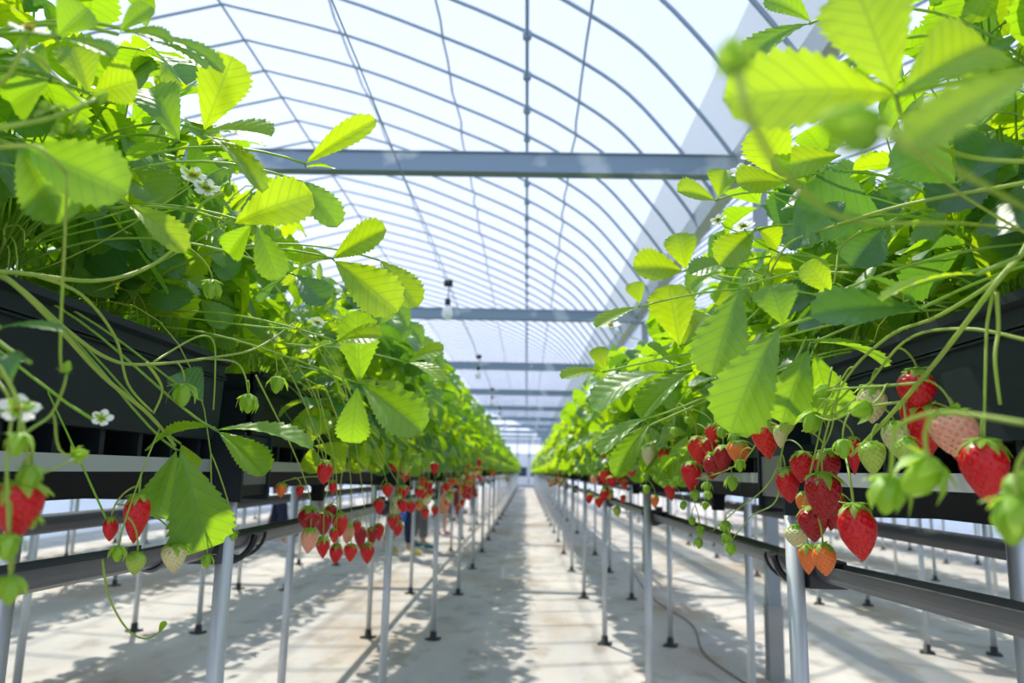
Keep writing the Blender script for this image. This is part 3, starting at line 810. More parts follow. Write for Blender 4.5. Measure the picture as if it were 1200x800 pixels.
for key, m, blades in [
    # left bench
    ('L', LEAF, [((207,527),(174,628),62,.42,.41,.8), ((211,527),(250,657),88,.42,.40,.8)]),
    ('L', LEAF, [((254,504),(367,490),56,.43,.42,.30), ((256,506),(314,546),56,.42,.40,.45), ((250,500),(158,492),46,.43,.43,.4)]),
    ('L', LEAF_B, [((212,520),(228,556),34,.44,.44,.7)]),
    ('L', LEAF, [((421,449),(420,368),56,.27,.25,.75), ((424,450),(492,500),66,.27,.24,.75), ((419,452),(411,523),46,.27,.26,.8)]),
    ('L', LEAF_B, [((390,303),(443,266),48,.27,.24,.7), ((392,306),(461,352),66,.27,.24,.75), ((388,303),(312,300),56,.28,.33,.7)]),
    ('L', LEAF_B, [((445,305),(487,348),44,.26,.23,.7)]),
    ('L', LEAF_B, [((358,192),(425,138),34,.30,.26,.75), ((358,196),(392,190),18,.30,.28,.1)]),
    ('L', LEAF, [((343,210),(394,240),48,.30,.27,.6)]),
    ('L', LEAF_B, [((274,262),(350,222),66,.33,.30,.8)]),
    ('L', LEAF_B, [((239,153),(272,66),70,.36,.34,.85), ((239,155),(312,140),58,.36,.33,.5), ((236,158),(318,178),44,.36,.32,.4)]),
    ('L', LEAF, [((211,166),(166,74),66,.38,.38,.85), ((208,168),(150,172),34,.38,.40,.2)]),
    ('L', LEAF, [((22,172),(130,205),92,.36,.33,.8), ((20,165),(75,250),80,.36,.35,.8)]),
    ('L', LEAF, [((70,45),(135,58),44,.34,.34,.45), ((68,42),(100,6),60,.34,.34,.6)]),
    ('L', LEAF, [((138,40),(200,32),40,.33,.33,.45), ((140,38),(175,0),30,.33,.33,.6)]),
    ('L', LEAF, [((178,44),(264,50),40,.34,.33,.45), ((178,48),(240,62),28,.34,.31,.5)]),
    ('L', LEAF_B, [((105,110),(85,50),56,.38,.38,.8), ((108,112),(150,90),60,.38,.36,.7)]),
    ('L', LEAF, [((60,90),(10,40),60,.36,.36,.7), ((58,96),(4,120),60,.36,.36,.7)]),
    ('L', LEAF_B, [((150,240),(215,270),44,.38,.35,.6), ((150,238),(120,190),50,.38,.38,.8)]),
    ('L', LEAF, [((300,265),(325,320),44,.33,.31,.75), ((296,262),(262,300),40,.33,.34,.7)]),
    ('L', LEAF_D, [((340,320),(300,345),36,.32,.34,.4), ((345,322),(380,350),44,.32,.30,.6)]),
    ('L', LEAF_B, [((395,400),(440,385),40,.28,.26,.6), ((392,402),(352,402),34,.28,.30,.5)]),
    ('L', LEAF_B, [((478,425),(508,400),28,.24,.22,.6), ((478,425),(520,430),28,.24,.22,.4)]),
    ('L', LEAF_D, [((238,470),(210,430),50,.42,.42,.6)]),
    ('L', LEAF_D, [((36,425),(6,414),24,.33,.33,.5)]),
    ('L', LEAF_D, [((0,384),(68,368),22,.36,.33,.5)]),
    ('L', LEAF_D, [((14,446),(10,410),28,.33,.33,.8)]),
    # right bench
    ('R', LEAF_B, [((1050,112),(900,78),112,.21,.16,.75), ((1050,108),(1000,-30),120,.21,.20,.8), ((1055,108),(1170,30),110,.21,.22,.7)]),
    ('R', LEAF_B, [((1235,80),(1072,122),84,.155,.125,.6)]),
    ('R', LEAF, [((948,28),(862,48),50,.30,.28,.5), ((950,26),(905,-15),40,.30,.29,.6)]),
    ('R', LEAF_B, [((922,212),(890,150),66,.30,.28,.85), ((920,214),(868,208),52,.30,.28,.6), ((985,182),(914,188),52,.28,.26,.7)]),
    ('R', LEAF_B, [((838,235),(800,218),44,.30,.28,.6), ((842,232),(850,195),44,.30,.30,.7)]),
    ('R', LEAF_B, [((800,318),(754,304),48,.28,.25,.7), ((804,316),(795,272),44,.28,.27,.8)]),
    ('R', LEAF_B, [((796,405),(784,334),64,.27,.26,.8), ((800,408),(830,350),50,.27,.28,.7)]),
    ('R', LEAF, [((868,336),(832,432),76,.30,.27,.6)]),
    ('R', LEAF, [((778,436),(684,450),72,.17,.165,.32), ((812,434),(742,474),58,.20,.19,.36), ((792,432),(762,400),36,.19,.19,.3)]),
    ('R', LEAF, [((914,384),(846,486),88,.30,.26,.62), ((918,382),(905,330),60,.30,.30,.6)]),
    ('R', LEAF_D, [((1078,362),(962,352),66,.36,.32,.6), ((1080,366),(1030,300),30,.36,.34,.3)]),
    ('R', LEAF, [((952,402),(1046,394),54,.36,.38,.3), ((948,408),(912,492),62,.36,.34,.75), ((954,412),(984,505),70,.36,.36,.75)]),
    ('R', LEAF_B, [((1145,322),(1030,312),34,.34,.30,.25)]),
    ('R', LEAF_D, [((1040,262),(942,232),100,.42,.40,.85), ((1036,268),(1000,300),70,.42,.40,.7)]),
    ('R', LEAF_D, [((979,266),(977,232),28,.34,.34,.8)]),
    ('R', LEAF_D, [((1120,215),(1060,165),80,.42,.40,.8), ((1124,220),(1170,150),90,.42,.42,.8)]),
    ('R', LEAF_B, [((975,345),(948,308),40,.32,.31,.8)]),
    ('R', LEAF, [((1010,60),(960,110),50,.34,.32,.5)]),
    ('R', LEAF_B, [((748,360),(700,372),30,.24,.21,.4), ((750,356),(742,330),26,.24,.24,.7)]),
    ('R', LEAF_B, [((706,436),(664,428),26,.20,.17,.5), ((708,434),(700,405),26,.20,.20,.7)]),
    ('R', LEAF_B, [((884,270),(846,300),50,.32,.30,.7), ((886,266),(920,290),50,.32,.33,.6)]),
    ('R', LEAF, [((860,310),(815,300),40,.30,.28,.5)]),
    ('R', LEAF_D, [((700,520),(745,500),36,.22,.25,.5)]),
    ('R', LEAF, [((760,490),(700,505),34,.24,.21,.3), ((762,496),(715,545),36,.24,.22,.5)]),
]:
    i += 1; hero_leaf(key, blades, m, seed=i)

# ---- flowers, buds and thick stalks of the foreground
def flower_parts(mb, c, up, r, rnd):
    """petals (0) centre (1) sepals (2)"""
    up = Vector(up).normalized(); a0 = up.orthogonal().normalized(); b0 = up.cross(a0)
    for k in range(5):
        an = 2*math.pi*k/5+rnd.uniform(-.1, .1); d = a0*math.cos(an)+b0*math.sin(an); sd2 = up.cross(d); V = []
        for t, w in ((.12, .2), (.4, .62), (.75, .8), (1.0, .35)):
            for j in (-1, 0, 1): V.append(Vector(c)+d*r*t+sd2*w*r*.5*j+up*r*(.05+.16*t*t-.08*abs(j)))
        Fs = []
        for i in range(3):
            for j in range(2): a = i*3+j; Fs.append((a, a+1, a+4, a+3))
        mb.add(V, Fs, 0)
def put_flower(key, px, py, X, rpx, up):
    sg = -1 if key == 'L' else 1; c = atX(px, py, sg*X); r = rpx*depth(c)/F; rnd = random.Random(px*7+py)
    t = owner(key, c)
    b = MB(); flower_parts(b, c, up, r, rnd); o = adopt(link('flower', b.mesh('flower', PETAL)), t)
    u = Vector(up).normalized()
    b = MB(); 
    for k in range(5): b.lathe([(r*.26*math.cos(q), r*.17*math.sin(q)) for q in [x*math.pi/10 for x in range(6)]], 10, c+u*r*.08)
    for k in range(16):
        an = k*2.4; b.tube([c+u*r*.1, c+u*r*.26+Vector((math.cos(an), math.sin(an), 0))*r*.3], r*.03, 4)
    w = link('flower_centre', b.mesh('flower_centre', CENTRE), o)
    b = MB(); sepal_set(b, c-u*r*.05, u, r*.8, 6, rnd, -.1)
    q = t.location+Vector((0, 0, .02)); b.tube(bez(q, q+Vector((0, 0, max(.05, (c.z-q.z)*.7))), c-u*.05, c-u*r*.05, 10), .0013, 5)
    link('flower_stem', b.mesh('flower_stem', CALYX), o)
for a in [('L', 34, 36, .33, 22, (.25, -.5, .9)), ('L', 226, 206, .36, 15, (.4, -.7, .5)), ('L', 242, 221, .36, 15, (.3, -.8, .5)),
          ('L', 120, 490, .34, 12, (.3, -.7, .5)), ('L', 22, 480, .32, 22, (.4, -.6, .6)), ('L', 131, 622, .47, 9, (.3, -.8, .3)),
          ('R', 871, 266, .30, 14, (-.3, -.5, .8)), ('R', 868, 200, .30, 13, (-.4, -.6, .5)), ('R', 880, 185, .30, 13, (-.2, -.5, .8)),
          ('R', 716, 382, .24, 12, (-.2, -.4, .9)), ('R', 842, 258, .30, 10, (-.4, -.6, .5)), ('R', 826, 318, .29, 9, (-.4, -.6, .5)),
          ('L', 372, 378, .30, 9, (.4, -.6, .5)), ('L', 418, 400, .28, 8, (.4, -.6, .5))]: put_flower(*a)
def put_bud(key, px, py, X, rpx, up=(0, 0, -1), stem=None, nm='bud', closed=1.0):
    """green bud or young fruit: swollen body in reflexed sepals, hanging or upright"""
    sg = -1 if key == 'L' else 1; c = atX(px, py, sg*X); r = rpx*depth(c)/F; rnd = random.Random(px*5+py); t = owner(key, c)
    u = Vector(up).normalized(); b = MB()
    n = 10; a0 = u.orthogonal().normalized(); b0 = u.cross(a0); V = []; Fs = []
    prof = [(.25, -.9), (.52, -.55), (.68, 0), (.54, .6), (.26, 1.0), (.02, 1.15)]
    for (q, z) in prof:
        for k in range(n): an = 2*math.pi*k/n; V.append(c+(a0*math.cos(an)+b0*math.sin(an))*q*r+u*z*r)
    for i in range(len(prof)-1):
        for k in range(n): k2 = (k+1) % n; Fs.append((i*n+k, i*n+k2, (i+1)*n+k2, (i+1)*n+k))
    b.add(V, Fs)
    o = adopt(link(nm, b.mesh(nm, BUDM)), t)
    b = MB(); sepal_set(b, c-u*r*.75, -u, r*1.95, 7, rnd, 1.2*closed, wide=.27); sepal_set(b, c-u*r*.8, -u, r*1.35, 6, rnd, .45, wide=.24)
    link('sepals', b.mesh('sepals', CALYX), o)
    p0 = c-u*r*.8
    if stem is not None: q = [atX(x_, y_, sg*X_) for x_, y_, X_ in stem]
    else:
        q0 = t.location+Vector((0, 0, .03)) ; e = Vector((sg*-.0, 0, 0)); q = None
    b = MB()
    if q: b.tube(catmull([p0]+q, 5), .0012, 6)
    else:
        jp = join_point(p0, .16)
        if jp is not None: pts = bez(jp.copy(), jp+(p0-jp)*.3+Vector((0, 0, .012)), p0-u*.02, p0, 7)
        else: pts = stalk_to(p0, (sg*(abs(t.location.x)-.04), c.y+rnd.uniform(-.05, .05), 1.21))
        STEM_PTS.extend(pts[1:-2]); b.tube(pts, .0010, 5)
    link('bud_stem', b.mesh('bud_stem', STALK), o)
def stalk(key, pts, r, X=None, nm='fruit_stalk'):
    sg = -1 if key == 'L' else 1
    P = [atX(p[0], p[1], sg*(p[2] if len(p) > 2 else X)) for p in pts]
    P = catmull(P, 6); n = len(P); STEM_PTS.extend(P[2:]); b = MB(); b.tube(P, [r*(1-.35*i/n) for i in range(n)], 8)
    t = owner(key, P[0]); return adopt(link(nm, b.mesh(nm, STALK)), t)
for a in [('R', [(1260, 250, .44), (1200, 296, .41), (1165, 335, .38), (1100, 420, .36), (1040, 490, .35), (997, 534, .345)], .0026),
          ('R', [(1210, 270, .42), (1180, 318, .39), (1100, 370, .37), (1040, 395, .36), (985, 455, .35), (955, 560, .34)], .0019),
          ('R', [(1165, 338, .38), (1157, 380, .38), (1155, 430, .37), (1153, 515, .36)], .0016),
          ('R', [(1168, 342, .38), (1170, 385, .38), (1166, 420, .37), (1172, 474, .37)], .0019),
          ('R', [(1230, 205, .44), (1200, 214, .42), (1060, 240, .37), (968, 268, .34), (925, 285, .33), (905, 315, .32)], .0020),
          ('R', [(1230, 190, .40), (1150, 186, .36), (1100, 172, .31), (1062, 146, .27), (1050, 112, .21)], .0020),
          ('R', [(1050, 150, .30), (1085, 190, .32), (1130, 230, .36), (1210, 278, .42)], .0018),
          ('R', [(1210, 400, .40), (1130, 385, .38), (1060, 400, .37), (1000, 470, .35), (940, 505, .35)], .0016),
          ('R', [(1062, 470, .36), (1010, 478, .34), (975, 492, .33), (955, 486, .33)], .0014),
          ('R', [(1080, 448, .36), (1035, 452, .35), (990, 455, .34), (968, 458, .33)], .0014),
          ('R', [(905, 315, .32), (890, 360, .32), (860, 385, .31), (826, 400, .31)], .0014),
          ('R', [(1010, 270, .36), (985, 290, .35), (980, 318, .34), (976, 334, .34)], .0014),
          ('R', [(1000, 320, .38), (940, 318, .36), (905, 325, .34), (870, 326, .32), (840, 322, .31)], .0016),
          ('R', [(960, 395, .38), (930, 470, .36), (905, 560, .36), (860, 600, .37), (835, 622, .37)], .0014),
          ('R', [(950, 400, .38), (918, 520, .36), (910, 585, .36), (880, 605, .37), (852, 640, .37)], .0014),
          ('R', [(945, 395, .38), (900, 490, .36), (870, 540, .35), (820, 560, .34), (778, 562, .33)], .0014),
          ('R', [(905, 400, .38), (850, 480, .35), (815, 520, .34), (770, 540, .33), (760, 555, .33)], .0012),
          ('R', [(985, 440, .37), (975, 500, .35), (960, 540, .35), (955, 600, .34)], .0012),
          ('R', [(975, 430, .37), (962, 500, .35), (948, 560, .35), (940, 600, .34)], .0012),
          ('R', [(990, 530, .35), (996, 560, .34), (1000, 596, .34)], .0015),
          ('L', [(-60, 330, .50), (0, 318, .46), (110, 329, .43), (175, 312, .41), (215, 280, .39), (236, 240, .38), (262, 226, .36)], .0023),
          ('L', [(-50, 300, .50), (5, 324, .46), (60, 375, .44), (120, 440, .43), (175, 486, .42), (205, 522, .42)], .0027),
          ('L', [(-40, 305, .50), (20, 335, .46), (80, 388, .44), (125, 419, .43), (165, 427, .42), (240, 420, .40), (300, 408, .38), (345, 378, .35)], .0021),
          ('L', [(40, 322, .48), (95, 345, .45), (135, 395, .44), (150, 450, .43), (178, 482, .42)], .0019),
          ('L', [(172, 425, .42), (190, 455, .42), (180, 484, .42)], .0018),
          ('L', [(180, 424, .42), (230, 395, .41), (250, 400, .40), (252, 440, .39), (250, 480, .39)], .0014),
          ('L', [(240, 420, .40), (275, 424, .39), (287, 440, .38), (291, 464, .38)], .0015),
          ('L', [(-40, 160, .36), (0, 150, .33), (60, 138, .31), (112, 116, .30)], .0018),
          ('L', [(-40, 176, .36), (0, 172, .33), (40, 172, .31), (64, 188, .30), (78, 202, .30)], .0017),
          ('L', [(-10, 110, .36), (10, 88, .34), (24, 62, .33), (32, 44, .33)], .0018),
          ('L', [(-20, 400, .36), (6, 440, .33), (22, 475, .32), (30, 520, .31), (36, 556, .31)], .0016),
          ('L', [(-20, 430, .36), (12, 470, .33), (8, 540, .31), (10, 620, .31), (12, 680, .31)], .0013),
          ('L', [(10, 520, .33), (40, 500, .33), (60, 485, .33), (74, 455, .32), (78, 438, .32)], .0013),
          ('L', [(5, 480, .33), (30, 470, .32), (50, 478, .32)], .0012),
          ('L', [(30, 562, .32), (60, 550, .32), (90, 536, .33)], .0011),
          ('L', [(330, 372, .37), (380, 420, .34), (410, 500, .38), (400, 560, .40), (398, 600, .40)], .0014),
          ('L', [(330, 420, .38), (360, 480, .38), (385, 560, .40), (378, 590, .40)], .0014),
          ('L', [(300, 440, .39), (340, 520, .40), (360, 570, .41), (366, 600, .41)], .0014),
          ('L', [(350, 430, .37), (375, 480, .38), (372, 540, .39)], .0013),
          ('L', [(355, 380, .34), (400, 440, .35), (420, 540, .38), (432, 636, .40)], .0014),
          ('L', [(390, 440, .33), (440, 520, .35), (470, 570, .38), (500, 596, .38)], .0013),
          ('L', [(380, 450, .34), (405, 520, .38), (412, 580, .40), (410, 628, .40)], .0013),
          ('L', [(370, 450, .34), (392, 540, .38), (395, 590, .40), (394, 636, .40)], .0013),
          ('L', [(400, 440, .33), (430, 500, .35), (452, 560, .38), (460, 604, .39)], .0013),
          ('L', [(120, 655, .46), (128, 700, .46), (150, 738, .45), (172, 748, .45), (190, 738, .45)], .0013)]:
    stalk(*a)
for a in [('L', 119, 114, .30, 8, (.7, 0, .6)), ('L', 52, 124, .30, 6, (.6, 0, .7)), ('L', 95, 146, .31, 7, (.6, 0, .7)), ('L', 70, 150, .31, 6, (.5, 0, .8)), 
          ('L', 78, 430, .32, 7, (.3, 0, 1)), ('L', 94, 532, .33, 9, (.9, 0, .2)), ('L', 20, 520, .31, 14), ('L', 35, 560, .31, 16), ('L', 8, 640, .31, 15), ('L', 12, 690, .31, 16), ('L', 38, 610, .31, 9),
          ('L', 215, 462, .40, 13), ('L', 248, 338, .37, 11), ('L', 291, 472, .38, 11), ('L', 324, 450, .37, 10), ('L', 295, 268, .36, 8), ('L', 268, 222, .36, 8), ('L', 340, 372, .34, 7),
          ('L', 138, 648, .42, 9), ('L', 242, 657, .41, 8), ('L', 273, 627, .41, 6),
          ('R', 976, 346, .34, 14, (-.2, 0, -1)), ('R', 951, 494, .33, 13, (-.5, 0, -.8)), ('R', 988, 525, .32, 11), ('R', 965, 458, .33, 9, (-.8, 0, -.3)), ('R', 1010, 480, .32, 12, (-.8, 0, -.4)),
          ('R', 900, 328, .32, 9), ('R', 884, 333, .32, 9), ('R', 850, 617, .37, 7), ('R', 852, 631, .37, 7), ('R', 856, 643, .37, 7), ('R', 821, 622, .37, 6), ('R', 819, 636, .37, 6),
          ('R', 811, 610, .37, 5), ('R', 801, 592, .37, 5), ('R', 858, 566, .37, 8), ('R', 764, 553, .33, 4), ('R', 770, 560, .33, 4), ('R', 777, 567, .33, 4), ('R', 788, 566, .33, 5), ('R', 794, 562, .33, 5),
          ('R', 768, 548, .33, 4), ('R', 756, 558, .33, 4), ('R', 780, 548, .33, 4), ('R', 757, 573, .33, 5), ('R', 815, 580, .34, 6), ('R', 828, 570, .34, 6), ('R', 830, 580, .34, 5), ('R', 826, 592, .34, 5),
          ('R', 860, 515, .34, 8), ('R', 846, 506, .34, 7), ('R', 867, 545, .34, 7), ('R', 760, 512, .30, 5), ('R', 745, 520, .28, 4), ('R', 790, 505, .30, 5), ('R', 805, 492, .30, 4), ('R', 700, 520, .25, 4), ('R', 690, 540, .25, 4)]:
    put_bud(*a)
# close, out-of-focus buds beside the lens on the right
put_bud('R', 1080, 557, .215, 26, (-.75, 0, -.65), [(1088, 540, .215), (1085, 505, .215), (1105, 483, .215), (1210, 497, .22)])
put_bud('R', 1040, 578, .205, 22, (-.2, 0, -1), [(1045, 545, .205), (1052, 500, .207), (1098, 482, .213)])
put_bud('R', 1186, 608, .225, 27, (-.1, 0, -1), [(1190, 580, .225), (1195, 540, .226), (1230, 500, .23)])
put_bud('R', 1200, 575, .235, 22, (0, 0, -1), [(1205, 545, .235), (1225, 520, .235), (1260, 500, .24)])
put_bud('R', 860, 66, .058, 22, (-.3, 0, 1), [(868, 100, .058), (885, 150, .062), (930, 215, .09), (1010, 260, .16), (1130, 262, .30), (1200, 270, .42)])
put_bud('R', 1000, 148, .098, 36, (-.9, 0, .2), [(1040, 158, .10), (1080, 178, .11), (1150, 215, .16), (1230, 260, .30)])

hero_leaf('L', [((186, 742), (192, 728), 9, .45, .45, .6)], LEAF_B, pet=False, seed=99)

# ------------------------------------------------------------ strawberries of the foreground, one by one
HB = [ # side, x, y of the fruit's centre, width px, height px, colour, X, label
 ('R',1153,553,54,74,'red',.36,'big glossy red strawberry at far right in front of the black channel, hanging alone'),
 ('R',1002,624,42,64,'red',.34,'large perfect red strawberry with spread cap, lowest red one over the right gutter'),
 ('R',965,584,40,56,'dark',.345,'deep red strawberry in the middle of the right cluster, left of the lowest large one'),
 ('R',953,615,36,40,'dark',.345,'deep red round strawberry just above the pair of orange ones'),
 ('R',921,569,26,40,'red',.36,'slim red strawberry at the left side of the right foreground cluster'),
 ('R',896,517,32,42,'bright',.345,'bright red strawberry beside a hanging green leaf, above the slim red one'),
 ('R',866,532,24,30,'orange',.345,'small orange strawberry with green cap left of the bright red one'),
 ('R',965,656,28,36,'orange',.345,'orange half-ripe strawberry, front one of the lowest orange pair'),
 ('R',947,656,23,34,'orange',.35,'orange half-ripe strawberry behind its twin in the lowest pair'),
 ('R',942,548,28,36,'red',.37,'red strawberry at the top left of the right foreground cluster'),
 ('R',968,547,30,38,'dark',.375,'dark red strawberry at the top of the right cluster, behind the stems'),
 ('R',980,600,26,44,'dark',.37,'dark red strawberry half hidden behind the lowest large one'),
 ('R',944,590,20,26,'orange',.365,'orange strawberry peeping out behind the deep red ones'),
 ('R',1076,458,44,50,'red',.39,'red strawberry highest up before the right trough, upper of three stacked'),
 ('R',1084,506,46,64,'red',.40,'red strawberry in the middle of the stacked three before the right trough'),
 ('R',1066,492,22,40,'red',.385,'narrow red strawberry squeezed left of the stacked three'),
 ('R',1118,508,52,54,'pink',.375,'large pale pink unripe strawberry left of the big lone red one'),
 ('R',1130,532,30,28,'red',.40,'red strawberry mostly hidden behind the pale pink one'),
 ('R',1049,515,30,42,'white',.37,'whitish unripe strawberry with red seeds left of the stacked red three'),
 ('R',1064,530,26,34,'green',.345,'small green strawberry with pale cap right of the whitish one'),
 ('R',1022,538,30,38,'green',.34,'green-yellow unripe strawberry with frilly cap above the lowest red one'),
 ('R',1001,534,16,44,'red',.39,'narrow red strawberry half hidden behind stems left of the green one'),
 ('R',1022,474,34,44,'white',.36,'pale greenish strawberry under a cap near the hanging leaves'),
 ('R',924,496,20,28,'green',.345,'small pale green strawberry right of the bright red one under the leaf'),
 ('R',915,512,16,26,'white',.345,'tiny whitish strawberry between the bright red and slim red ones'),
 ('R',934,629,26,24,'white',.35,'pale green strawberry in front of the leg clip'),
 ('R',811,559,24,34,'red',.335,'glossy red strawberry, lowest of the middle cluster right of the aisle'),
 ('R',817,528,24,32,'bright',.34,'scarlet strawberry right above the lowest one of the middle cluster'),
 ('R',836,547,24,30,'dark',.35,'dark red strawberry at the centre of the middle cluster'),
 ('R',848,539,22,32,'dark',.35,'dark red strawberry at the right side of the middle cluster'),
 ('R',863,530,22,28,'orange',.345,'orange strawberry next to a green bud at the right of the middle cluster'),
 ('R',835,508,16,22,'bright',.345,'small scarlet strawberry at the top of the middle cluster'),
 ('R',832,527,20,26,'red',.355,'red strawberry behind the stems at the top of the middle cluster'),
 ('R',761,534,17,24,'white',.32,'small white unripe strawberry left of the middle cluster'),
 ('R',778,533,13,16,'red',.34,'small red strawberry between the white one and the middle cluster'),
 ('R',784,577,13,20,'red',.35,'small red strawberry hanging among green buds below the middle cluster'),
 ('R',768,588,10,14,'orange',.36,'tiny orange strawberry hanging low before the square column'),
 ('R',740,548,13,22,'red',.32,'narrow red strawberry left of the white one'),
 ('R',726,540,12,16,'red',.31,'red strawberry of the small far cluster, top right'),
 ('R',723,552,11,13,'white',.31,'whitish strawberry in the small far cluster'),
 ('R',710,557,13,18,'bright',.30,'scarlet strawberry of the small far cluster, centre'),
 ('R',716,565,11,14,'red',.30,'red strawberry of the small far cluster, lower right'),
 ('R',708,581,9,15,'red',.30,'red strawberry hanging lowest in the small far cluster'),
 ('R',697,562,9,12,'pink',.30,'pinkish strawberry at the left of the small far cluster'),
 ('L',18,600,58,66,'red',.32,'big blurred red strawberry at the left edge of the picture'),
 ('L',160,608,28,56,'red',.43,'long red strawberry half hidden behind the large hanging leaf'),
 ('L',129,620,17,28,'red',.47,'small red strawberry with a flower before it, above the left gutter'),
 ('L',202,655,28,34,'white',.42,'whitish strawberry at the bottom edge of the large hanging leaf'),
 ('L',160,661,22,26,'green',.42,'yellow-green strawberry hanging before the left gutter'),
 ('L',381,554,19,28,'red',.36,'single red strawberry hanging highest before the second left trough'),
 ('L',329,575,13,17,'orange',.50,'small orange-red strawberry beside the end of the cross bracket'),
 ('L',352,576,9,15,'red',.47,'tiny red strawberry between bench leg and stems'),
 ('L',363,609,27,28,'dark',.41,'broad dark red strawberry at the upper left of the left cluster'),
 ('L',378,614,20,28,'dark',.42,'dark red strawberry tucked behind the broad one in the left cluster'),
 ('L',363,634,20,28,'pink',.40,'pale orange-white strawberry, lower left of the left cluster'),
 ('L',398,615,17,27,'bright',.40,'shining scarlet strawberry in the middle of the left cluster'),
 ('L',378,642,17,25,'red',.40,'heart-shaped red strawberry right of the pale one in the left cluster'),
 ('L',391,628,11,17,'bright',.405,'small scarlet strawberry between the larger ones of the left cluster'),
 ('L',394,649,16,22,'red',.40,'red strawberry at the bottom of the left cluster, second from the right'),
 ('L',411,648,16,20,'bright',.40,'orange-red strawberry at the bottom of the left cluster beside the last one'),
 ('L',430,649,17,23,'red',.40,'pointed red strawberry, rightmost at the bottom of the left cluster'),
 ('L',409,626,14,22,'pink',.41,'pale peach strawberry in the middle of the left cluster'),
 ('L',421,631,15,26,'dark',.41,'dark red strawberry right of the peach one'),
 ('L',418,618,10,16,'red',.41,'small red strawberry above the dark one'),
 ('L',434,628,12,20,'dark',.41,'dark red strawberry before a bench leg in the left cluster'),
 ('L',443,624,13,20,'red',.40,'red strawberry below a green one at the right of the left cluster'),
 ('L',460,612,12,18,'red',.38,'red strawberry upper left of a pair right of the bench leg'),
 ('L',467,620,12,18,'red',.38,'red strawberry lower right of a pair right of the bench leg'),
 ('L',443,594,13,19,'red',.39,'red strawberry above the right end of the left cluster'),
 ('L',453,575,13,16,'bright',.37,'orange-red strawberry among the hanging stems'),
 ('L',389,571,10,16,'red',.40,'small red strawberry behind the stems under the rail'),
 ('L',388,600,14,16,'dark',.42,'dark red strawberry at the back of the left cluster'),
 ('L',499,602,9,14,'bright',.36,'scarlet strawberry left of a low hanging pair'),
 ('L',509,598,9,13,'red',.36,'red strawberry right of a low hanging pair'),
 ('L',509,549,10,15,'red',.31,'single red strawberry high in the left hedge'),
]
for n_, (key, px, py, w, h, colr, X, lab) in enumerate(HB):
    sg = -1 if key == 'L' else 1
    X = X
    c = atX(px, py, sg*X); k = depth(c)/F; w *= k; h *= k
    top = c+Vector((0, 0, h*.5))
    ye = top.y+random.uniform(-.03, .03)
    anc = (sg*(abs(BX[key])-W+.01), ye, 1.20)
    tl = (random.uniform(-.12, .12), random.uniform(-.14, .14))
    nm = 'unripe_strawberry' if colr in ('green', 'white', 'pink') else 'strawberry'
    make_berry(top, w, h, colr, lab, 'strawberries hanging from the %s bench' % ('left' if key == 'L' else 'right'), n_ % 3, True, tl, anc, name=nm)

# strawberries further down the rows
rb = random.Random(77)
def far_berries(key, y0, y1, n, zlo, zhi, xlo, xhi, zone):
    sg = -1 if key == 'L' else 1; cl = []
    while n > 0:
        u = rb.random(); yc = y0+(y1-y0)*(u**1.5); m = min(n, rb.randint(3, 6)); n -= m
        xc = rb.uniform(xlo, xhi); zc2 = rb.uniform(zlo, zhi)
        for _ in range(m):
            p = (sg*(xc+rb.uniform(-.03, .03)), yc+rb.uniform(-.09, .09), zc2+rb.uniform(-.05, .05))
            w = rb.uniform(.024, .036); colr = rb.choice(['red', 'red', 'bright', 'dark', 'red', 'bright', 'orange', 'white', 'green'])
            make_berry(p, w, w*rb.uniform(1.15, 1.45), colr, ('small %s strawberry in the ' % ('pale unripe' if colr in ('white', 'green') else 'ripe red' if colr != 'orange' else 'orange'))+zone,
                       ('pale ' if colr in ('white', 'green') else 'orange ' if colr == 'orange' else 'red ')+'strawberries in the '+zone, rb.randint(0, 2), False, None,
                       (sg*(abs(BX[key])-W+.01), p[1]+rb.uniform(-.03, .03), 1.20), rs=.0009, name='unripe_strawberry' if colr in ('white', 'green') else 'strawberry')
far_berries('L', 2.3, 5.2, 70, .84, 1.05, .33, .42, 'middle stretch of the left hedge')
far_berries('L', 5.2, 16, 56, .84, 1.03, .33, .44, 'distant stretch of the left hedge')
far_berries('R', 3.2, 5.6, 22, .90, 1.06, .29, .38, 'middle stretch of the right hedge')
far_berries('R', 5.6, 15, 34, .88, 1.06, .29, .38, 'distant stretch of the right hedge')

# ------------------------------------------------------------ visitors in the aisles on the left
SKIN = mat('skin', (.62, .36, .24), .55); HAIR = mat('hair_dark', (.02, .015, .012), .5, bump=(200, .5))
EYE = mat('eye', (.02, .02, .02), .2); SOLE = mat('sole_white', (.75, .75, .72), .6); LIP = mat('lips', (.55, .22, .18), .5)
def skin_mesh(V, E, Rr, m, name, sub=2, s=1.0):
    me = bpy.data.meshes.new(name+'_rig'); me.from_pydata([tuple(Vector(v)*s) for v in V], E, []); me.update()
    o = bpy.data.objects.new(name+'_rig', me); COL.objects.link(o)
    o.modifiers.new('skin', 'SKIN'); sk = me.skin_vertices[0].data
    for i, r in enumerate(Rr):
        r = (r, r) if not isinstance(r, tuple) else r
        sk[i].radius = (r[0]*s, r[1]*s); sk[i].use_root = (i == 0)
    sb = o.modifiers.new('sub', 'SUBSURF'); sb.levels = sub; sb.render_levels = sub
    dg = bpy.context.evaluated_depsgraph_get(); dg.update()
    out = bpy.data.meshes.new_from_object(o.evaluated_get(dg)); out.name = name
    bpy.data.objects.remove(o); bpy.data.meshes.remove(me)
    out.materials.clear(); out.materials.append(m)
    out.polygons.foreach_set('use_smooth', [True]*len(out.polygons)); return out
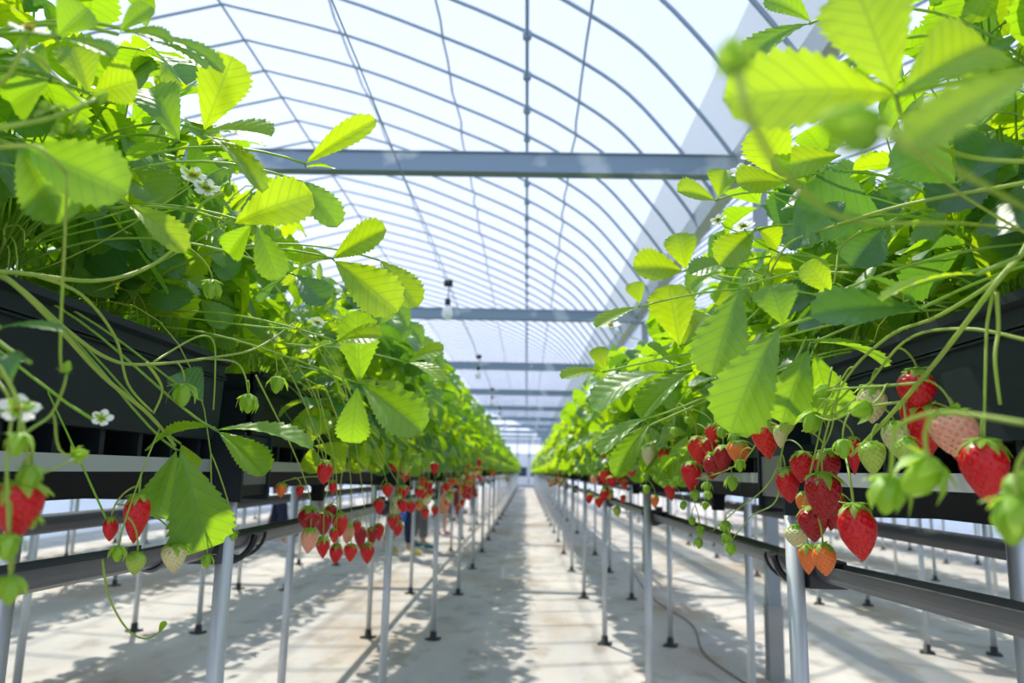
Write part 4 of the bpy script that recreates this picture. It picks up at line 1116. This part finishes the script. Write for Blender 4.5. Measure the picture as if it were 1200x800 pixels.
def person(loc, rz, ht, label, top, legs, shoes, short=False, sleeve=True, stride=.10, lean=.08, reach=.35, hair_long=False, hz=1.06):
    s = ht/1.70; t = empty('person', loc, rz); tag(t, label, 'person', 'visitors picking strawberries')
    # +y is forward
    J = {}; V = []; E = []; Rr = []
    def v(n, p, r, par=None):
        J[n] = len(V); V.append(p); Rr.append(r)
        if par is not None: E.append((J[par], J[n]))
    v('pel', (0, 0, .93), (.115, .095)); v('spi', (0, lean*.4, 1.10), (.110, .085), 'pel'); v('che', (0, lean, 1.30), (.135, .095), 'spi')
    v('nek', (0, lean*1.2, 1.46), .052, 'che'); v('jaw', (0, lean*1.3+.015, 1.53), (.066, .075), 'nek'); v('hed', (0, lean*1.3+.01, 1.60), (.074, .092), 'jaw'); v('top', (0, lean*1.3, 1.67), (.055, .07), 'hed')
    v('nos', (0, lean*1.3+.112, 1.575), .012, 'hed')
    for sg, c in ((-1, 'l'), (1, 'r')):
        v('ear'+c, (sg*.082, lean*1.3, 1.585), .012, 'hed')
        v('sh'+c, (sg*.175, lean, 1.38), .052, 'che'); v('el'+c, (sg*.22, lean+.10, 1.12-(1.06-hz)*.25), .038, 'sh'+c); v('wr'+c, (sg*.16, lean+reach, hz), .026, 'el'+c)
        v('pa'+c, (sg*.15, lean+reach+.07, hz), (.036, .018), 'wr'+c)
        for f, (dx, ln) in enumerate(((-.028, .068), (-.009, .078), (.010, .072), (.028, .056))):
            v('f%d%s' % (f, c), (sg*.15+dx, lean+reach+.105, hz), .0085, 'pa'+c)
            v('g%d%s' % (f, c), (sg*.15+dx*1.1, lean+reach+.105+ln*.55, hz-.012), .008, 'f%d%s' % (f, c))
            v('h%d%s' % (f, c), (sg*.15+dx*1.1, lean+reach+.105+ln*.8, hz-.04), .007, 'g%d%s' % (f, c))
        v('t1'+c, (sg*.15-sg*.045, lean+reach+.05, hz-.005), .010, 'pa'+c); v('t2'+c, (sg*.15-sg*.06, lean+reach+.09, hz-.015), .009, 't1'+c)
        k = sg*stride
        v('hi'+c, (sg*.09, 0, .86), .078, 'pel'); v('kn'+c, (sg*.10, k*.6+.02, .48), .052, 'hi'+c); v('ca'+c, (sg*.10, k*.85-.02, .33), .048, 'kn'+c)
        v('an'+c, (sg*.10, k-.01, .085), .034, 'ca'+c); v('to'+c, (sg*.105, k+.12, .04), (.036, .024), 'an'+c)
    link('body', skin_mesh(V, E, Rr, SKIN, 'body', 2, s), t)
    b = MB()
    for sg in (-1, 1): ico_dot(b, Vector((sg*.032, lean*1.3+.096, 1.60))*s, .009*s, 0, 1)
    link('eyes', b.mesh('eyes', EYE), t)
    b = MB(); b.tube([Vector((x, lean*1.3+.088-abs(x)*.3, 1.535))*s for x in (-.022, 0, .022)], .005*s, 5); link('mouth', b.mesh('mouth', LIP), t)
    b = MB(); n = 16; cz = 1.62; VV = []; FF = []
    for i in range(7):
        th = math.pi*.62*i/6
        for k in range(n):
            a = 2*math.pi*k/n; fr = 1.0 if math.sin(a) < .4 else .62
            zz = math.cos(th*(fr)); rr = math.sin(th*fr)
            VV.append(Vector((.097*rr*math.cos(a), lean*1.3-.012+.118*rr*math.sin(a), cz+.105*zz-(.10 if hair_long and i == 6 and math.sin(a) < .3 else 0)))*s)
    for i in range(6):
        for k in range(n): k2 = (k+1) % n; FF.append((i*n+k, (i+1)*n+k, (i+1)*n+k2, i*n+k2))
    b.add(VV, FF); link('hair', b.mesh('hair', HAIR), t)
    # clothes follow the same joints
    mt = mat('shirt_cloth', top, .85); ml = mat('trouser_cloth', legs, .85, bump=(80, .4)); ms = mat('shoe_cloth', shoes, .6)
    P = lambda n: V[J[n]]
    V2 = [P('spi'), P('che'), (0, lean*1.1, 1.40), (0, 0, .90)]; E2 = [(0, 1), (1, 2), (0, 3)]; R2 = [(.125, .10), (.152, .112), (.09, .075), (.135, .112)]
    for c in 'lr':
        i = len(V2); V2 += [P('sh'+c), P('el'+c)]; E2 += [(1, i), (i, i+1)]; R2 += [.064, .050]
        if sleeve: V2.append(tuple(Vector(P('wr'+c))-Vector((0, .03, 0)))); E2.append((i+1, i+2)); R2.append(.036)
    link('shirt', skin_mesh(V2, E2, R2, mt, 'shirt', 2, s), t)
    V2 = [P('pel')]; E2 = []; R2 = [(.128, .108)]
    for c in 'lr':
        i = len(V2); kn = Vector(P('kn'+c)); an = Vector(P('an'+c)); hi_ = Vector(P('hi'+c))
        V2.append(tuple(hi_)); R2.append(.090); E2.append((0, i))
        V2.append(tuple(kn)); R2.append(.070); E2.append((i, i+1))
        if not short: V2.append(tuple(kn.lerp(an, .55))); R2.append(.062); E2.append((i+1, i+2)); V2.append(tuple(kn.lerp(an, .86))); R2.append(.055); E2.append((i+2, i+3))
    link('shorts' if short else 'trousers', skin_mesh(V2, E2, R2, ml, 'shorts' if short else 'trousers', 2, s), t)
    for c, sg in (('l', -1), ('r', 1)):
        a = Vector(P('an'+c)); V2 = [(a.x, a.y-.03, .05), (a.x, a.y+.06, .048), (a.x+sg*.006, a.y+.155, .036), (a.x, a.y-.005, .10)]
        link('shoe', skin_mesh(V2, [(0, 1), (1, 2), (0, 3)], [(.042, .042), (.046, .036), (.038, .026), .040], ms, 'shoe', 2, s), t)
        b = MB(); b.prism_y([(-.040, 0), (.040, 0), (.038, .016), (-.038, .016)], -.075, .185, cap=True)
        b.v = [tuple((Vector(q)+Vector((a.x, a.y, .0)))*s) for q in b.v]; link('sole', b.mesh('sole', SOLE, False), t)
    return t
person((-1.50, 9.35, 0), R(-80), 1.66, 'person in navy jeans and yellow-toed shoes, nearest visitor seen between the left bench legs', (.75, .75, .72), (.018, .028, .07), (.65, .55, .08), stride=.14)
person((-1.38, 10.2, 0), R(-95), 1.62, 'person in wide grey trousers and teal shoes, second visitor behind the left bench', (.55, .25, .22), (.16, .16, .17), (.01, .22, .25), stride=.10, hair_long=True)
person((-1.34, 12.4, 0), R(-60), 1.12, 'child with bare legs and magenta shoes behind the left bench legs', (.80, .45, .40), (.70, .30, .14), (.62, .08, .35), short=True, sleeve=False, stride=.08)
person((-1.42, 15.6, 0), R(-100), 1.60, 'person in dark red trousers standing farther down the left visitors aisle', (.2, .2, .25), (.22, .02, .03), (.02, .02, .02), stride=.12, hz=.80, reach=.28)
person((-1.38, 18.4, 0), R(-80), 1.64, 'person in black trousers, farthest visitor in the aisle left of the bench', (.45, .04, .05), (.03, .03, .035), (.03, .03, .03), stride=.12, hz=.84, reach=.28)
person((-3.10, 9.8, 0), R(-100), 1.66, 'person in dark navy clothes and white shoes in the far left aisle', (.80, .80, .82), (.015, .02, .06), (.7, .75, .85), stride=.16)
person((-2.80, 10.5, 0), R(-120), 1.15, 'child in a pink top beside the person in navy, far left aisle', (.80, .42, .38), (.35, .35, .38), (.6, .6, .6), stride=.08, sleeve=False)
def hand(xy, deg, ht, hz):
    k = ht/1.7; f = (.08+.28+.10)*k; a = R(deg)
    return Vector((xy[0]-math.sin(a)*f, xy[1]+math.cos(a)*f, hz*k+.005))
def bowl(p, label):
    b = MB(); b.lathe([(0, 0), (.04, 0), (.075, .03), (.095, .07), (.100, .072), (.090, .068), (.070, .034), (.036, .008), (0, .008)], 18, p)
    tag(link('bowl', b.mesh('bowl', WHITEP)), label, 'bowl')
bowl(hand((-1.42, 15.6), -100, 1.60, .80), 'white picking bowl among the visitors, nearer of the two')
bowl(hand((-1.38, 18.4), -80, 1.64, .84), 'white picking bowl among the visitors, farther of the two')
b = MB()
BLUEM = mat('bag_blue', (.01, .22, .75), .5)
VV = [(-.16, -.05, 0), (.16, -.05, 0), (.16, .05, 0), (-.16, .05, 0), (-.18, -.06, .18), (.18, -.06, .18), (.18, .06, .18), (-.18, .06, .18), (-.17, -.03, .30), (.17, -.03, .30), (.17, .03, .30), (-.17, .03, .30)]
FF = [(0, 3, 2, 1)]+[(i, (i+1) % 4, 4+(i+1) % 4, 4+i) for i in range(4)]+[(4+i, 4+(i+1) % 4, 8+(i+1) % 4, 8+i) for i in range(4)]
b.add(VV, FF); bag = tag(link('carrier_bag', b.mesh('carrier_bag', BLUEM)), 'bright blue carrier bag held beside the person in navy jeans', 'bag'); bag.location = (-1.50, 9.16, .40); bag.scale = (.6, .6, .6)
b = MB()
for yy in (-.03, .03): b.tube(bez(Vector((-.09, yy, .29)), Vector((-.07, yy, .52)), Vector((.07, yy, .52)), Vector((.09, yy, .29)), 8), .006, 6)
link('bag_handle', b.mesh('bag_handle', BLUEM), bag)

# dirt hose lying on the floor under the right bench
b = MB(); P = [(1.02, 3.0, .008), (1.10, 3.8, .008), (1.03, 4.6, .008), (1.14, 5.5, .008), (1.05, 6.6, .008), (1.12, 8.2, .008)]
b.tube(catmull([Vector(p) for p in P], 8), .004, 6)
tag(link('hose', b.mesh('hose', mat('hose_brown', (.22, .16, .10), .7))), 'thin brown hose lying on the floor beyond the right bench legs', 'hose')
